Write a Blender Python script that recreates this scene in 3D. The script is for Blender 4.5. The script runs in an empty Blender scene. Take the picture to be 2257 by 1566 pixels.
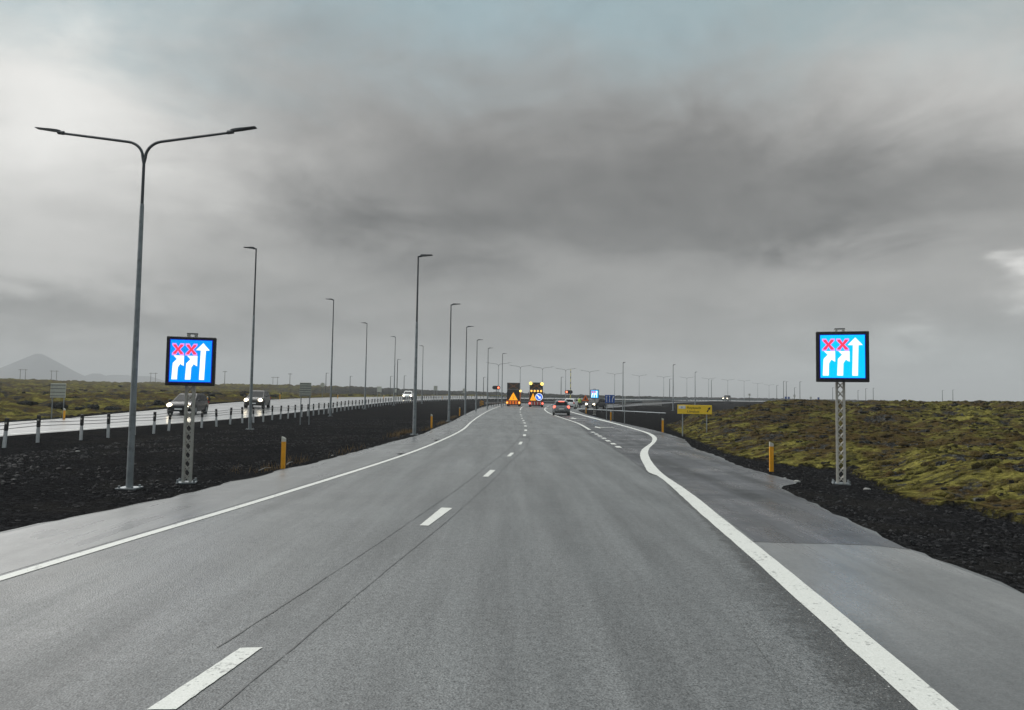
import bpy, bmesh, math, random
import numpy as np
from mathutils import Vector, Matrix
random.seed(7)
rng = np.random.default_rng(11)
R = math.radians
S = bpy.context.scene
COL = S.collection

# ------------------------------------------------------------------ camera
EXPO = 1.5
E = 2.0 ** -EXPO
cam_d = bpy.data.cameras.new('camera'); cam = bpy.data.objects.new('camera', cam_d); COL.objects.link(cam)
cam_d.sensor_width = 36.0; cam_d.lens = 1600 / 2257 * 36; cam_d.clip_start = 0.1; cam_d.clip_end = 20000
cam.matrix_world = Matrix.Translation((0, 0, 1.85)) @ Matrix.Rotation(math.pi / 2 + math.atan(89 / 1600), 4, 'X') @ Matrix.Rotation(R(.9), 4, 'Z')
S.camera = cam

# ------------------------------------------------------------------ measured layout, metres (x right, y ahead, z up)
T = {'pave_left':[[-9.8,-12],[-9.1,2],[-6.484,9.362],[-6.404,10.023],[-6.146,11.269],[-5.857,12.642],[-5.765,13.421],[-5.698,14.972],[-5.49,15.698],[-5.456,17.367],[-5.254,18.226],[-5.048,20.693],[-4.755,24.662],[-4.567,27.673],[-4.126,33.143],[-4.12,39.89],[-4.045,49.524],[-4.378,72.452],[-4.421,102.85],[-3.808,130.626],[-1.754,167.121]],
'line_left':[[-7.589,-14.708],[-4.912,7.128],[-4.681,9.012],[-4.262,12.227],[-3.357,20.413],[-2.961,25.713],[-2.553,37.335],[-2.702,49.765],[-2.767,63.113],[-2.611,88.046],[-1.64,133.106],[-0.595,164.103]],
'pave_right':[[2.6,-14],[4.0,3.0],[5.072,7.254],[5.07,8.404],[5.064,9.345],[5.284,11.591],[5.464,13.045],[5.842,15.76],[6.317,16.225],[6.5,16.588],[6.427,17.689],[6.371,20.553],[6.681,23.687],[6.864,27.418],[7.784,32.725],[7.884,34.155],[8.132,39.52],[7.955,50.717],[7.808,55.624],[7.882,75.492],[8.616,93.769]],
'pave_top':[[13.782,135.377],[15.368,172.088],[8.136,178.284],[0.342,173.097]],
'lr_in':[[1.307,-7.467],[2.518,4.472],[2.576,5.044],[2.614,5.686],[2.711,6.807],[2.81,8.34],[2.971,10.42],[3.256,13.969],[3.49,17.41],[3.427,17.968],[3.717,20.382],[3.995,22.424],[4.352,24.474],[4.73,26.158],[5.706,29.742],[6.283,32.336],[6.745,35.166],[7.032,38.321],[7.149,47.659],[6.921,63.971],[6.96,86.927],[7.122,94.893]],
'lr_out':[[1.485,-7.45],[2.767,4.481],[2.826,5.03],[2.908,5.805],[2.978,6.778],[3.103,8.206],[3.303,10.811],[3.594,15.421],[3.689,17.438],[3.931,19.893],[4.228,22.098],[4.635,24.589],[5.108,26.802],[5.881,29.784],[6.496,32.391],[6.911,34.787],[7.212,37.602],[7.294,39.75],[7.409,49.396],[7.296,67.447],[7.255,90.632],[7.454,99.327]],
'gore':[[4.401,40.618],[4.615,49.454],[4.494,56.126],[4.238,66.945],[4.15,81.814],[4.585,99.558],[5.337,112.899],[6.828,133.12]],
'gore2':[[4.776,103.032],[5.462,109.053],[6.314,113.381]],
'gore_dash':[[3.986,27.022],[4.046,28.797],[4.086,30.633],[4.137,32.446],[4.183,34.255],[4.225,35.981],[4.254,37.792]],
'dash_q':[[[-2.08,4.305],[-1.915,4.311],[-1.769,5.356],[-1.921,5.337]],[[-1.262,10.336],[-1.134,10.312],[-0.931,11.931],[-1.111,11.961]],[[-0.619,16.563],[-0.496,16.553],[-0.356,18.04],[-0.494,18.052]],[[-0.112,22.104],[0.008,22.126],[0.123,23.557],[0.007,23.534]],[[0.284,27.528],[0.404,27.556],[0.488,29.184],[0.372,29.155]],[[0.552,33.24],[0.683,33.277],[0.738,34.835],[0.598,34.794]]],
'dash_c':[[0.794,38.913],[0.886,44.278],[0.927,49.388],[0.931,54.006],[0.904,58.979],[0.94,65.568],[0.936,70.659],[0.997,78.046],[1.07,85.668]],
'line_mid':[[1.174,92.329],[1.379,103.633],[1.757,115.939],[2.434,128.981]],
'seam':[[[-2.092,5.338],[-2.005,5.975],[-1.848,7.144],[-1.755,7.891],[-1.506,9.938],[-1.294,11.942],[-1.058,13.915],[-0.891,15.774],[-0.651,18.554],[-0.375,21.608],[0.027,26.263],[0.355,31.777],[0.528,38.329]],[[-1.695,4.122],[-1.662,4.458],[-1.607,4.826],[-1.585,5.232],[-1.479,5.762],[-1.419,6.621],[-1.172,8.525],[-0.94,10.418],[-0.591,13.778],[-0.274,17.027],[0.028,20.78],[0.474,25.044],[0.754,29.977],[1.008,37.999]],[[3.742,34.514],[3.748,27.45],[3.563,21.64],[3.434,18.731],[3.466,17.319]]],
'exit':[[3.168,9.541],[3.97,9.487],[4.642,9.425],[5.017,9.206]],
'exit_left':[[3.368,17.651],[3.424,18.673],[3.55,21.562],[3.731,27.324],[3.786,34.918],[4.363,46.741],[4.378,54.588],[4.146,65.474],[4.261,79.978]],
'ravel':[[3.427,16.705],[3.212,14.764],[3.02,11.996],[2.832,10.478],[2.68,9.086],[2.515,7.721],[2.352,6.714],[2.257,5.833],[2.211,5.077],[2.13,4.458],[2.011,4.034]],
'arrows':[[5.602,43.896],[5.699,61.114]],
'patch':[[[0.343,31.774],[0.861,31.913],[0.882,33.518],[0.422,33.388]],[[-3.525,22.427],[-3.191,23.025],[-2.893,23.269],[-3.232,22.143]],[[-3.107,29.298],[-2.898,29.954],[-2.638,30.176],[-2.939,28.904]]],
'moss_b':[[8.363,11.921],[8.31,12.516],[8.444,13.194],[8.375,13.598],[7.775,13.684],[7.67,14.3],[8.126,15.812],[8.524,17.162],[9.319,20.248],[8.607,21.058],[7.837,21.639],[7.734,23.534],[7.483,24.632],[7.873,28.226],[8.3,32.197],[8.887,37.22],[10.019,45.462],[10.768,50.875]],
'lamp0':[-7.405,14.256,-0.1],
'row_left':[[-13.603,38,0.172],[-14.642,59,0.023],[-15.888,79,0.273],[-15.817,98,0.625],[-13.998,114,0.707]],
'row_right':[[-4.369,33,0.08],[-4.272,50,0.041],[-4.237,67,0.157],[-3.92,81,0.326],[-3.127,95,0.617],[-1.42,109,0.877]],
'row_left_h':[9.22,9.41,9.2,8.89,8.69],
'row_right_h':[8.08,8.02,7.97,7.65,7.36,7.22],
'doubles':[[-2.708,148,8.556],[1.873,159,8.582],[7.006,165,8.554],[12.868,173,8.587],[19.789,184,8.593],[28.536,201,8.571],[37.083,211,8.489],[46.093,220,8.476],[54.798,227,8.517],[63.238,233,8.512],[72.629,244,8.47],[80.68,252,8.461],[93.198,275,8.114],[103.518,292,7.935]],
'thin':[[-29.934,190,10.757],[-58.764,230,7.96],[-53.343,240,7.301],[-41.667,250,7.746],[-36.985,250,7.976],[-8.871,230,7.45],[16.387,240,8.096],[54.414,250,8.318],[82.548,300,9.508],[113.191,310,7.878],[101.124,270,8.657],[99.109,262,8.307],[116.844,300,6.862],[105.213,265,8.459],[141.428,320,7.459],[162.15,340,6.723],[156.02,320,7.289],[154.342,310,7.363],[195.73,330,7.182],[197.439,325,7.377]],
'tall':[[15.495,101,0.017],[23.58,106,1.097],[33.863,134,1.045]],
'tall_h':[6.62,5.56,5.6],
'pylons':[[-282.647,420,12.615],[-270.941,430,12.355],[-227.01,460,12.637],[-152.888,470,11.47]],
'wood_poles':[[-118.474,300,10.1],[-94.6,310,9.843]],
'led_l':[-6.665,15.094,-0.15],
'led_r':[7.56,16.705,-0.1],
'led_f':[8.597,75.154,-0.05],
'bar':[[-16.642,23.937,-0.03],[-16.734,25.879,-0.03],[-16.254,26.986,-0.03],[-16.247,28.76,-0.03],[-16.165,30.45,-0.03],[-16.074,32.153,-0.03],[-16.339,34.385,-0.03]],
'guide':{'a':[-5.514,17.761,-0.03],
'b':[6.802,19.047,-0.05],
'c':[8.189,39.319,-0.05],
'd':[-4.37,40.14,-0.04],
'e':[7.955,58.117,-0.05],
'f':[-4.537,64.239,-0.04],
'g':[-26.362,43,0.073],
'h':[-27.558,66,0.698],
'i':[-27.987,88,0.999],
'j':[-25.767,108,1.109],
'k':[-22.789,130,1.127],
'l':[-15.648,165,1.141],
'm':[8.193,79.667,-0.03]},
'sign_back':[-26.8,43,0.013],
'sign_back2':[-12.468,44,0.04],
'far_signs':[[-29.9,115,3.029],[-24.546,135,2.6],[-23.99,150,2.454],[-15.67,150,3.099],[-10.634,165,2.711]],
'blue':[8.353,61.589,-0.05],
'edge_sign':[8.236,52.618,-0.05],
'yellow':[[8.387,35.538,-0.05],[8.264,30.829,-0.05]],
'yellow_p':[[9.848,43,1.428],[11.832,43,1.459],[9.849,43,0.92]],
'tri':[8.776,86.131,-0.05],
'truck1':[0.331,124.093,0],
'truck2':[4.037,118.145,0],
'car_rear':[4.916,71.671,0],
'car_white':[8.843,108,0.105],
'person':[11.001,117,0.091],
'car_l1':[-23.513,53,-0.002],
'car_l2':[-23.367,67,0.315],
'car_l3':[-19.443,137,1.117],
'car_face':[11.967,103,0.081],
'car_face2':[15.451,125,0.457],
'car_far':[71.133,240,1.768],
'sig_l':[-2.604,125,3.133],
'sig_r':[10.089,128,2.606],
'boom':[[10.566,130,6.683],[10.635,130,0.559]],
'marker':[-4.592,113,-0.052],
'rail_l':[[-4.137,113,0.096],[-3.413,117,0.339],[-2.462,124,0.498],[-1.224,132,0.597],[0.099,142,0.612]],
'rail_f':[[-0.883,160,0.241],[3.409,165,0.412],[7.661,168,0.504],[11.853,168,0.57],[15.049,164,0.604]],
'ramp_far':[[15.196,155,0.06],[20.276,160,0.124],[26.054,165,0.305],[32.522,172,0.538],[43.052,188,0.884],[57.278,212,1.096]],
'ramp_near':[[9.126,98,0.01],[13.691,108,0.114],[19.267,122,0.252],[26.474,140,0.39],[38.931,170,0.712],[54.66,200,1.024]],
'wire':[[8.88,98,0.189],[17.402,82,0.122]],
'parapet':[[23.084,128,1.055],[27.553,133,1.121]],
'small_signs':[[65.522,200,3.063],[71.732,190,2.382],[72.503,190,2.358],[75.936,195,2.918],[82.374,200,2.455],[84.496,200,2.364]],
'stones':[[6.447,16.746,-0.04],[6.497,16.581,-0.04],[6.496,17.29,-0.04],[7.586,15.55,-0.1],[-13.213,22.303,-0.1],[7.032,19.896,-0.05],[-5.264,21.628,-0.03]],
'sticks':[[[-5.902,17.166],[-5.825,17.802]],[[-5.735,18.724],[-5.775,19.398]]],
'tufts':[[-5.764,17.39,-0.05],[-6.431,17.161,-0.1],[-5.095,35.485,-0.06],[-5.201,32.704,-0.06],[-4.42,46.984,-0.06],[-4.646,59.056,-0.06],[-4.392,37.979,-0.06],[-5.134,23.277,-0.05],[-5.663,19.634,-0.04]],
'blobs':[[-0.6193,0.318,0.1938,0.125,0.52],[-0.4583,0.2983,0.2375,0.1187,0.14],[-0.5693,0.187,0.1625,0.05,0.12],[0.0102,0.2669,0.5375,0.075,-0.12],[0.2989,0.322,0.2938,0.0563,-0.08],[0.4774,0.2504,0.2625,0.0563,-0.06],[-0.3018,0.2102,0.2125,0.0344,-0.12],[-0.0741,0.3639,0.2062,0.0563,-0.03],[0.5966,0.3536,0.2062,0.0938,0.26],[0.4251,0.1497,0.2062,0.0437,0.05],[0.6139,0.1367,0.025,0.0138,0.5],[0.5885,0.1551,0.025,0.0075,0.25],[0.495,0.0773,0.0375,0.0138,0.1],[0.5985,0.1121,0.0312,0.0112,0.25],[0.523,0.0278,0.35,0.0344,0.2],[-0.5826,0.0864,0.2687,0.025,-0.1],[-0.5265,0.0472,0.25,0.0312,0.1],[-0.6191,0.1345,0.1875,0.0312,0.16],[0.0114,0.1942,0.2625,0.05,-0.08],[0.3442,0.2112,0.1625,0.0312,-0.08],[0.5401,0.2328,0.15,0.0375,-0.07],[0.2163,0.1387,0.2062,0.0375,-0.0],[0.5189,0.0713,0.0437,0.0125,0.1],[0.0003,0.0949,0.375,0.0312,-0.06]],
'mount':[[-1566.662,2400,112.205],[-1487.827,2600,62.855],[-1433.468,2650,60.363],[-1315.288,2600,55.817],[-2174.17,2700,89.087]]}

# ------------------------------------------------------------------ colour management and sampling
S.view_settings.view_transform = 'Standard'; S.view_settings.look = 'None'
S.view_settings.exposure = EXPO; S.view_settings.gamma = 1; S.view_settings.use_curve_mapping = False
S.render.engine = 'CYCLES'
S.cycles.use_denoising = True
S.cycles.max_bounces = 5; S.cycles.volume_bounces = 0; S.cycles.transparent_max_bounces = 8
S.cycles.sample_clamp_indirect = 3

# ------------------------------------------------------------------ sky: clear-sky model behind a thick layer of cloud
SUN_EL, SUN_AZ = 48, -63          # azimuth from straight ahead, clockwise
W = bpy.data.worlds.new('World'); S.world = W; W.use_nodes = True
nt = W.node_tree; nt.nodes.clear()


def node(t, typ, **kw):
    n = t.nodes.new(typ)
    for k, v in kw.items():
        setattr(n, k, v)
    return n


def plug(t, sock, v):
    if isinstance(v, bpy.types.NodeSocket):
        t.links.new(v, sock)
    elif v is not None:
        sock.default_value = v


def math_(t, op, a, b=None, c=None, clamp=False):
    n = node(t, 'ShaderNodeMath', operation=op, use_clamp=clamp)
    plug(t, n.inputs[0], a); plug(t, n.inputs[1], b); plug(t, n.inputs[2], c)
    return n.outputs[0]


def mixc(t, f, a, b, mode='MIX'):
    n = node(t, 'ShaderNodeMix', data_type='RGBA', blend_type=mode)
    plug(t, n.inputs[0], f); plug(t, n.inputs[6], a); plug(t, n.inputs[7], b)
    return n.outputs[2]


def noise_(t, vec, scale, detail=4, rough=.55, dist=0, lac=2.0):
    n = node(t, 'ShaderNodeTexNoise')
    plug(t, n.inputs['Vector'], vec); n.inputs['Scale'].default_value = scale; n.inputs['Detail'].default_value = detail
    n.inputs['Roughness'].default_value = rough; n.inputs['Distortion'].default_value = dist; n.inputs['Lacunarity'].default_value = lac
    return n.outputs['Fac']


def ramp_(t, f, stops, interp='LINEAR'):
    n = node(t, 'ShaderNodeValToRGB'); cr = n.color_ramp; cr.interpolation = interp
    while len(cr.elements) < len(stops):
        cr.elements.new(.5)
    for e, (p, c) in zip(cr.elements, stops):
        e.position = p; e.color = (c, c, c, 1) if not isinstance(c, (tuple, list)) else (*c[:3], 1)
    plug(t, n.inputs[0], f)
    return n.outputs[0]


def maprange(t, v, a, b, c=0., d=1., smooth=True):
    n = node(t, 'ShaderNodeMapRange', interpolation_type='SMOOTHSTEP' if smooth else 'LINEAR')
    plug(t, n.inputs[0], v)
    for i, q in enumerate((a, b, c, d)):
        n.inputs[i + 1].default_value = q
    return n.outputs[0]


tc = node(nt, 'ShaderNodeTexCoord')
nrm = node(nt, 'ShaderNodeVectorMath', operation='NORMALIZE'); nt.links.new(tc.outputs['Generated'], nrm.inputs[0])
sx = node(nt, 'ShaderNodeSeparateXYZ'); nt.links.new(nrm.outputs[0], sx.inputs[0])
dx, dy, dz = sx.outputs
az = math_(nt, 'ARCTAN2', dx, dy)
el = math_(nt, 'ARCSINE', dz)
zz = math_(nt, 'MAXIMUM', math_(nt, 'ADD', dz, .09), .03)
cv = node(nt, 'ShaderNodeCombineXYZ')
plug(nt, cv.inputs[0], math_(nt, 'DIVIDE', dx, zz)); plug(nt, cv.inputs[1], math_(nt, 'DIVIDE', dy, zz))
ae = node(nt, 'ShaderNodeCombineXYZ')
plug(nt, ae.inputs[0], math_(nt, 'MULTIPLY', az, 1.0)); plug(nt, ae.inputs[1], math_(nt, 'MULTIPLY', el, 2.1))
n_wx = math_(nt, 'SUBTRACT', noise_(nt, ae.outputs[0], 3.2, 6, .6, .4), .5)
ofs = node(nt, 'ShaderNodeVectorMath', operation='ADD'); nt.links.new(ae.outputs[0], ofs.inputs[0]); ofs.inputs[1].default_value = (7.3, 2.1, 4.4)
n_wy = math_(nt, 'SUBTRACT', noise_(nt, ofs.outputs[0], 4.2, 7, .6, .5), .5)
azw = math_(nt, 'ADD', az, math_(nt, 'MULTIPLY', n_wx, .42))
elw = math_(nt, 'ADD', el, math_(nt, 'MULTIPLY', n_wy, .22))
n_big = math_(nt, 'SUBTRACT', noise_(nt, cv.outputs[0], .8, 8, .58, .6), .5)
n_fine = math_(nt, 'SUBTRACT', noise_(nt, ofs.outputs[0], 5.5, 9, .62, 1.2), .5)
B = math_(nt, 'ADD', .335, math_(nt, 'MULTIPLY', n_big, .13))
B = math_(nt, 'ADD', B, math_(nt, 'MULTIPLY', n_fine, .13))
n_mid = math_(nt, 'SUBTRACT', noise_(nt, nrm.outputs[0], 9.0, 9, .6, .5), .5)
B = math_(nt, 'ADD', B, math_(nt, 'MULTIPLY', n_mid, .11))
for a0, e0, sa, se, w in T['blobs']:
    p = math_(nt, 'POWER', math_(nt, 'DIVIDE', math_(nt, 'SUBTRACT', azw, a0), sa), 2.0)
    q = math_(nt, 'POWER', math_(nt, 'DIVIDE', math_(nt, 'SUBTRACT', elw, e0), se), 2.0)
    g = math_(nt, 'EXPONENT', math_(nt, 'MULTIPLY', math_(nt, 'ADD', p, q), -1.0))
    B = math_(nt, 'ADD', B, math_(nt, 'MULTIPLY', g, w))
high = maprange(nt, elw, .33, .54)
B = math_(nt, 'MAXIMUM', math_(nt, 'ADD', B, math_(nt, 'MULTIPLY', high, .10)), .06)
tint = mixc(nt, high, (1.0, .99, .955, 1), (.80, 1.04, 1.06, 1))
low_r = math_(nt, 'MULTIPLY', maprange(nt, azw, .15, .5), maprange(nt, el, .14, .02))
tint = mixc(nt, low_r, tint, (.95, 1.02, 1.01, 1))
cb = node(nt, 'ShaderNodeCombineXYZ')
for i in range(3):
    plug(nt, cb.inputs[i], math_(nt, 'MULTIPLY', B, E))
cloud = mixc(nt, 1.0, cb.outputs[0], tint, 'MULTIPLY')
sky = node(nt, 'ShaderNodeTexSky', sky_type='NISHITA', sun_disc=False)
sky.sun_elevation = R(SUN_EL); sky.sun_rotation = R(SUN_AZ)
bg1 = node(nt, 'ShaderNodeBackground'); bg1.inputs[1].default_value = .05; nt.links.new(sky.outputs[0], bg1.inputs[0])
bg2 = node(nt, 'ShaderNodeBackground'); bg2.inputs[1].default_value = 1.0; nt.links.new(cloud, bg2.inputs[0])
cover = math_(nt, 'SUBTRACT', .985, math_(nt, 'MULTIPLY', high, math_(nt, 'ADD', .10, math_(nt, 'MULTIPLY', n_big, .25))))
ms = node(nt, 'ShaderNodeMixShader'); plug(nt, ms.inputs[0], cover)
nt.links.new(bg1.outputs[0], ms.inputs[1]); nt.links.new(bg2.outputs[0], ms.inputs[2])
wo = node(nt, 'ShaderNodeOutputWorld'); nt.links.new(ms.outputs[0], wo.inputs[0])

sun_d = bpy.data.lights.new('sun', 'SUN'); sun_d.energy = 1.5; sun_d.angle = R(75); sun_d.color = (1.0, .97, .93)
sun = bpy.data.objects.new('sun', sun_d); COL.objects.link(sun)
ca, sa_ = math.sin(R(SUN_AZ)), math.cos(R(SUN_AZ))
sdir = Vector((ca * math.cos(R(SUN_EL)), sa_ * math.cos(R(SUN_EL)), math.sin(R(SUN_EL))))
sun.rotation_euler = sdir.to_track_quat('Z', 'Y').to_euler()


# ------------------------------------------------------------------ mesh and tagging helpers
class MB:
    def __init__(s):
        s.v = []; s.f = []

    def add(s, vs, fs):
        o = len(s.v); s.v += [tuple(v) for v in vs]; s.f += [tuple(i + o for i in f) for f in fs]; return s

    def box(s, c, d, rz=0, bev=0):
        x, y, z = (q / 2 for q in d)
        if bev:
            b = min(bev, x * .9, y * .9, z * .9)
            pts = []
            for sz, xx, yy in ((-z, x - b, y - b), (-z + b, x, y), (z - b, x, y), (z, x - b, y - b)):
                pts += [(-xx, -yy, sz), (xx, -yy, sz), (xx, yy, sz), (-xx, yy, sz)]
            fs = [(3, 2, 1, 0), (12, 13, 14, 15)] + [(4 * k + i, 4 * k + (i + 1) % 4, 4 * k + 4 + (i + 1) % 4, 4 * k + 4 + i) for k in range(3) for i in range(4)]
        else:
            pts = [(-x, -y, -z), (x, -y, -z), (x, y, -z), (-x, y, -z), (-x, -y, z), (x, -y, z), (x, y, z), (-x, y, z)]
            fs = [(3, 2, 1, 0), (4, 5, 6, 7), (0, 1, 5, 4), (1, 2, 6, 5), (2, 3, 7, 6), (3, 0, 4, 7)]
        cr, sr = math.cos(rz), math.sin(rz)
        return s.add([(c[0] + p[0] * cr - p[1] * sr, c[1] + p[0] * sr + p[1] * cr, c[2] + p[2]) for p in pts], fs)

    def path(s, pts, rad, n=10, caps=True):
        pts = [Vector(p) for p in pts]
        if not isinstance(rad, (list, tuple)):
            rad = [rad] * len(pts)
        rings = []; up = None
        for i, p in enumerate(pts):
            t = (pts[min(i + 1, len(pts) - 1)] - pts[max(i - 1, 0)]).normalized()
            if up is None:
                up = Vector((0, 0, 1)) if abs(t.z) < .9 else Vector((0, 1, 0))
            a = t.cross(up).normalized(); b = a.cross(t).normalized(); up = b
            rings.append([p + (a * math.cos(2 * math.pi * k / n) + b * math.sin(2 * math.pi * k / n)) * rad[i] for k in range(n)])
        fs = [(i * n + k, i * n + (k + 1) % n, (i + 1) * n + (k + 1) % n, (i + 1) * n + k) for i in range(len(pts) - 1) for k in range(n)]
        if caps:
            fs += [tuple(range(n))[::-1], tuple((len(pts) - 1) * n + k for k in range(n))]
        return s.add([v for r in rings for v in r], fs)

    def tube(s, a, b, r0, r1=None, n=10):
        return s.path([a, b], [r0, r0 if r1 is None else r1], n)

    def prism(s, poly, d, origin=(0, 0, 0), u=(1, 0, 0), w=(0, 0, 1)):
        """outline in the u-w plane, thickened by d along u x w towards -y for a sign"""
        o, u, w = Vector(origin), Vector(u), Vector(w); nn = u.cross(w).normalized()
        n = len(poly)
        a = [o + u * p[0] + w * p[1] for p in poly]
        return s.add(a + [p + nn * d for p in a], [tuple(range(n))[::-1], tuple(range(n, 2 * n))] + [(i, (i + 1) % n, n + (i + 1) % n, n + i) for i in range(n)])

    def ball(s, c, r, nu=10, nv=6, sc=(1, 1, 1)):
        vs = [(c[0], c[1], c[2] + r * sc[2])]
        for j in range(1, nv):
            t = math.pi * j / nv
            vs += [(c[0] + r * sc[0] * math.sin(t) * math.cos(2 * math.pi * k / nu), c[1] + r * sc[1] * math.sin(t) * math.sin(2 * math.pi * k / nu), c[2] + r * sc[2] * math.cos(t)) for k in range(nu)]
        vs.append((c[0], c[1], c[2] - r * sc[2]))
        fs = [(0, 1 + k, 1 + (k + 1) % nu) for k in range(nu)]
        fs += [(1 + j * nu + k, 1 + (j + 1) * nu + k, 1 + (j + 1) * nu + (k + 1) % nu, 1 + j * nu + (k + 1) % nu) for j in range(nv - 2) for k in range(nu)]
        l = len(vs) - 1; b0 = 1 + (nv - 2) * nu
        fs += [(l, b0 + (k + 1) % nu, b0 + k) for k in range(nu)]
        return s.add(vs, fs)

    def build(s, name, m, parent=None, smooth=False):
        me = bpy.data.meshes.new(name); me.from_pydata(s.v, [], s.f); me.update()
        bm = bmesh.new(); bm.from_mesh(me); bmesh.ops.recalc_face_normals(bm, faces=bm.faces); bm.to_mesh(me); bm.free()
        if smooth:
            me.polygons.foreach_set('use_smooth', [True] * len(me.polygons))
            try:
                me.set_sharp_from_angle(angle=R(40))
            except Exception:
                pass
        o = bpy.data.objects.new(name, me); COL.objects.link(o)
        me.materials.append(m)
        if parent:
            o.parent = parent
        return o


def tag(o, label=None, cat=None, group=None, kind=None):
    if label: o['label'] = label
    if cat: o['category'] = cat
    if group: o['group'] = group
    if kind: o['kind'] = kind
    return o


def thing(name, loc, label, cat, rz=0., group=None, sc=1.):
    o = bpy.data.objects.new(name, None); COL.objects.link(o)
    o.location = loc; o.rotation_euler = (0, 0, rz); o.scale = (sc, sc, sc); o.empty_display_size = .2
    return tag(o, label, cat, group)


def dup(root, loc, label, rz=None, sc=None, group=None):
    def cp(o, par):
        c = o.copy(); COL.objects.link(c)
        if par: c.parent = par
        for ch in list(o.children):
            cp(ch, c)
        return c
    c = cp(root, None); c.location = loc
    if rz is not None: c.rotation_euler = (0, 0, rz)
    if sc is not None: c.scale = (sc, sc, sc)
    c['label'] = label
    if group: c['group'] = group
    return c


def text(name, body, size, loc, m, parent, rot=(math.pi / 2, 0, 0), align='LEFT', ext=.002, xs=1.):
    cu = bpy.data.curves.new(name, 'FONT'); cu.body = body; cu.size = size; cu.align_x = align; cu.extrude = ext
    o = bpy.data.objects.new(name, cu); COL.objects.link(o); o.location = loc; o.rotation_euler = rot; o.scale = (xs, 1, 1)
    bpy.context.view_layer.update()
    me = bpy.data.meshes.new_from_object(o.evaluated_get(bpy.context.evaluated_depsgraph_get()))
    bpy.data.objects.remove(o); bpy.data.curves.remove(cu)
    me.name = name; me.materials.clear(); me.materials.append(m)
    o = bpy.data.objects.new(name, me); COL.objects.link(o); o.location = loc; o.rotation_euler = rot; o.scale = (xs, 1, 1); o.parent = parent
    return o


# ------------------------------------------------------------------ materials
def new_mat(name):
    m = bpy.data.materials.new(name); m.use_nodes = True
    t = m.node_tree
    return m, t, t.nodes['Principled BSDF']


def pos_(t, scale=(1, 1, 1), rot=0., world=True):
    mp = node(t, 'ShaderNodeMapping'); mp.inputs['Scale'].default_value = scale; mp.inputs['Rotation'].default_value = (0, 0, rot)
    if world:
        g = node(t, 'ShaderNodeNewGeometry'); t.links.new(g.outputs['Position'], mp.inputs[0])
    else:
        g = node(t, 'ShaderNodeTexCoord'); t.links.new(g.outputs['Object'], mp.inputs[0])
    return mp.outputs[0]


def bump_(t, b, h, strength=.4, dist=.02):
    n = node(t, 'ShaderNodeBump'); n.inputs['Strength'].default_value = strength; n.inputs['Distance'].default_value = dist
    t.links.new(h, n.inputs['Height']); t.links.new(n.outputs[0], b.inputs['Normal'])
    return n


def mat(name, col, rough=.5, metal=0., var=.18, scale=7., bump=.0, bscale=30., spec=.5, dirt=None):
    m, t, b = new_mat(name)
    v = pos_(t, world=False)
    n = noise_(t, v, scale, 5, .6)
    k = maprange(t, n, .25, .75, 1 - var, 1 + var, False)
    cb = node(t, 'ShaderNodeCombineXYZ')
    for i in range(3): plug(t, cb.inputs[i], k)
    c = mixc(t, 1., (*col, 1), cb.outputs[0], 'MULTIPLY')
    if dirt:
        c = mixc(t, maprange(t, noise_(t, v, scale * .6, 6, .65), .5, .72), c, (*dirt, 1))
    plug(t, b.inputs['Base Color'], c)
    plug(t, b.inputs['Roughness'], maprange(t, n, .2, .8, max(.02, rough - .08), min(1, rough + .08), False))
    b.inputs['Metallic'].default_value = metal; b.inputs['Specular IOR Level'].default_value = spec
    if bump:
        bump_(t, b, noise_(t, v, bscale, 4, .6), bump, .01)
    return m


def emit(name, col, strength=1., base=(.02, .02, .02)):
    m, t, b = new_mat(name)
    b.inputs['Base Color'].default_value = (*base, 1); b.inputs['Roughness'].default_value = .5; b.inputs['Specular IOR Level'].default_value = .1
    b.inputs['Emission Color'].default_value = (*col, 1); b.inputs['Emission Strength'].default_value = strength * E
    return m


ROADROT = R(-8.)


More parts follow.
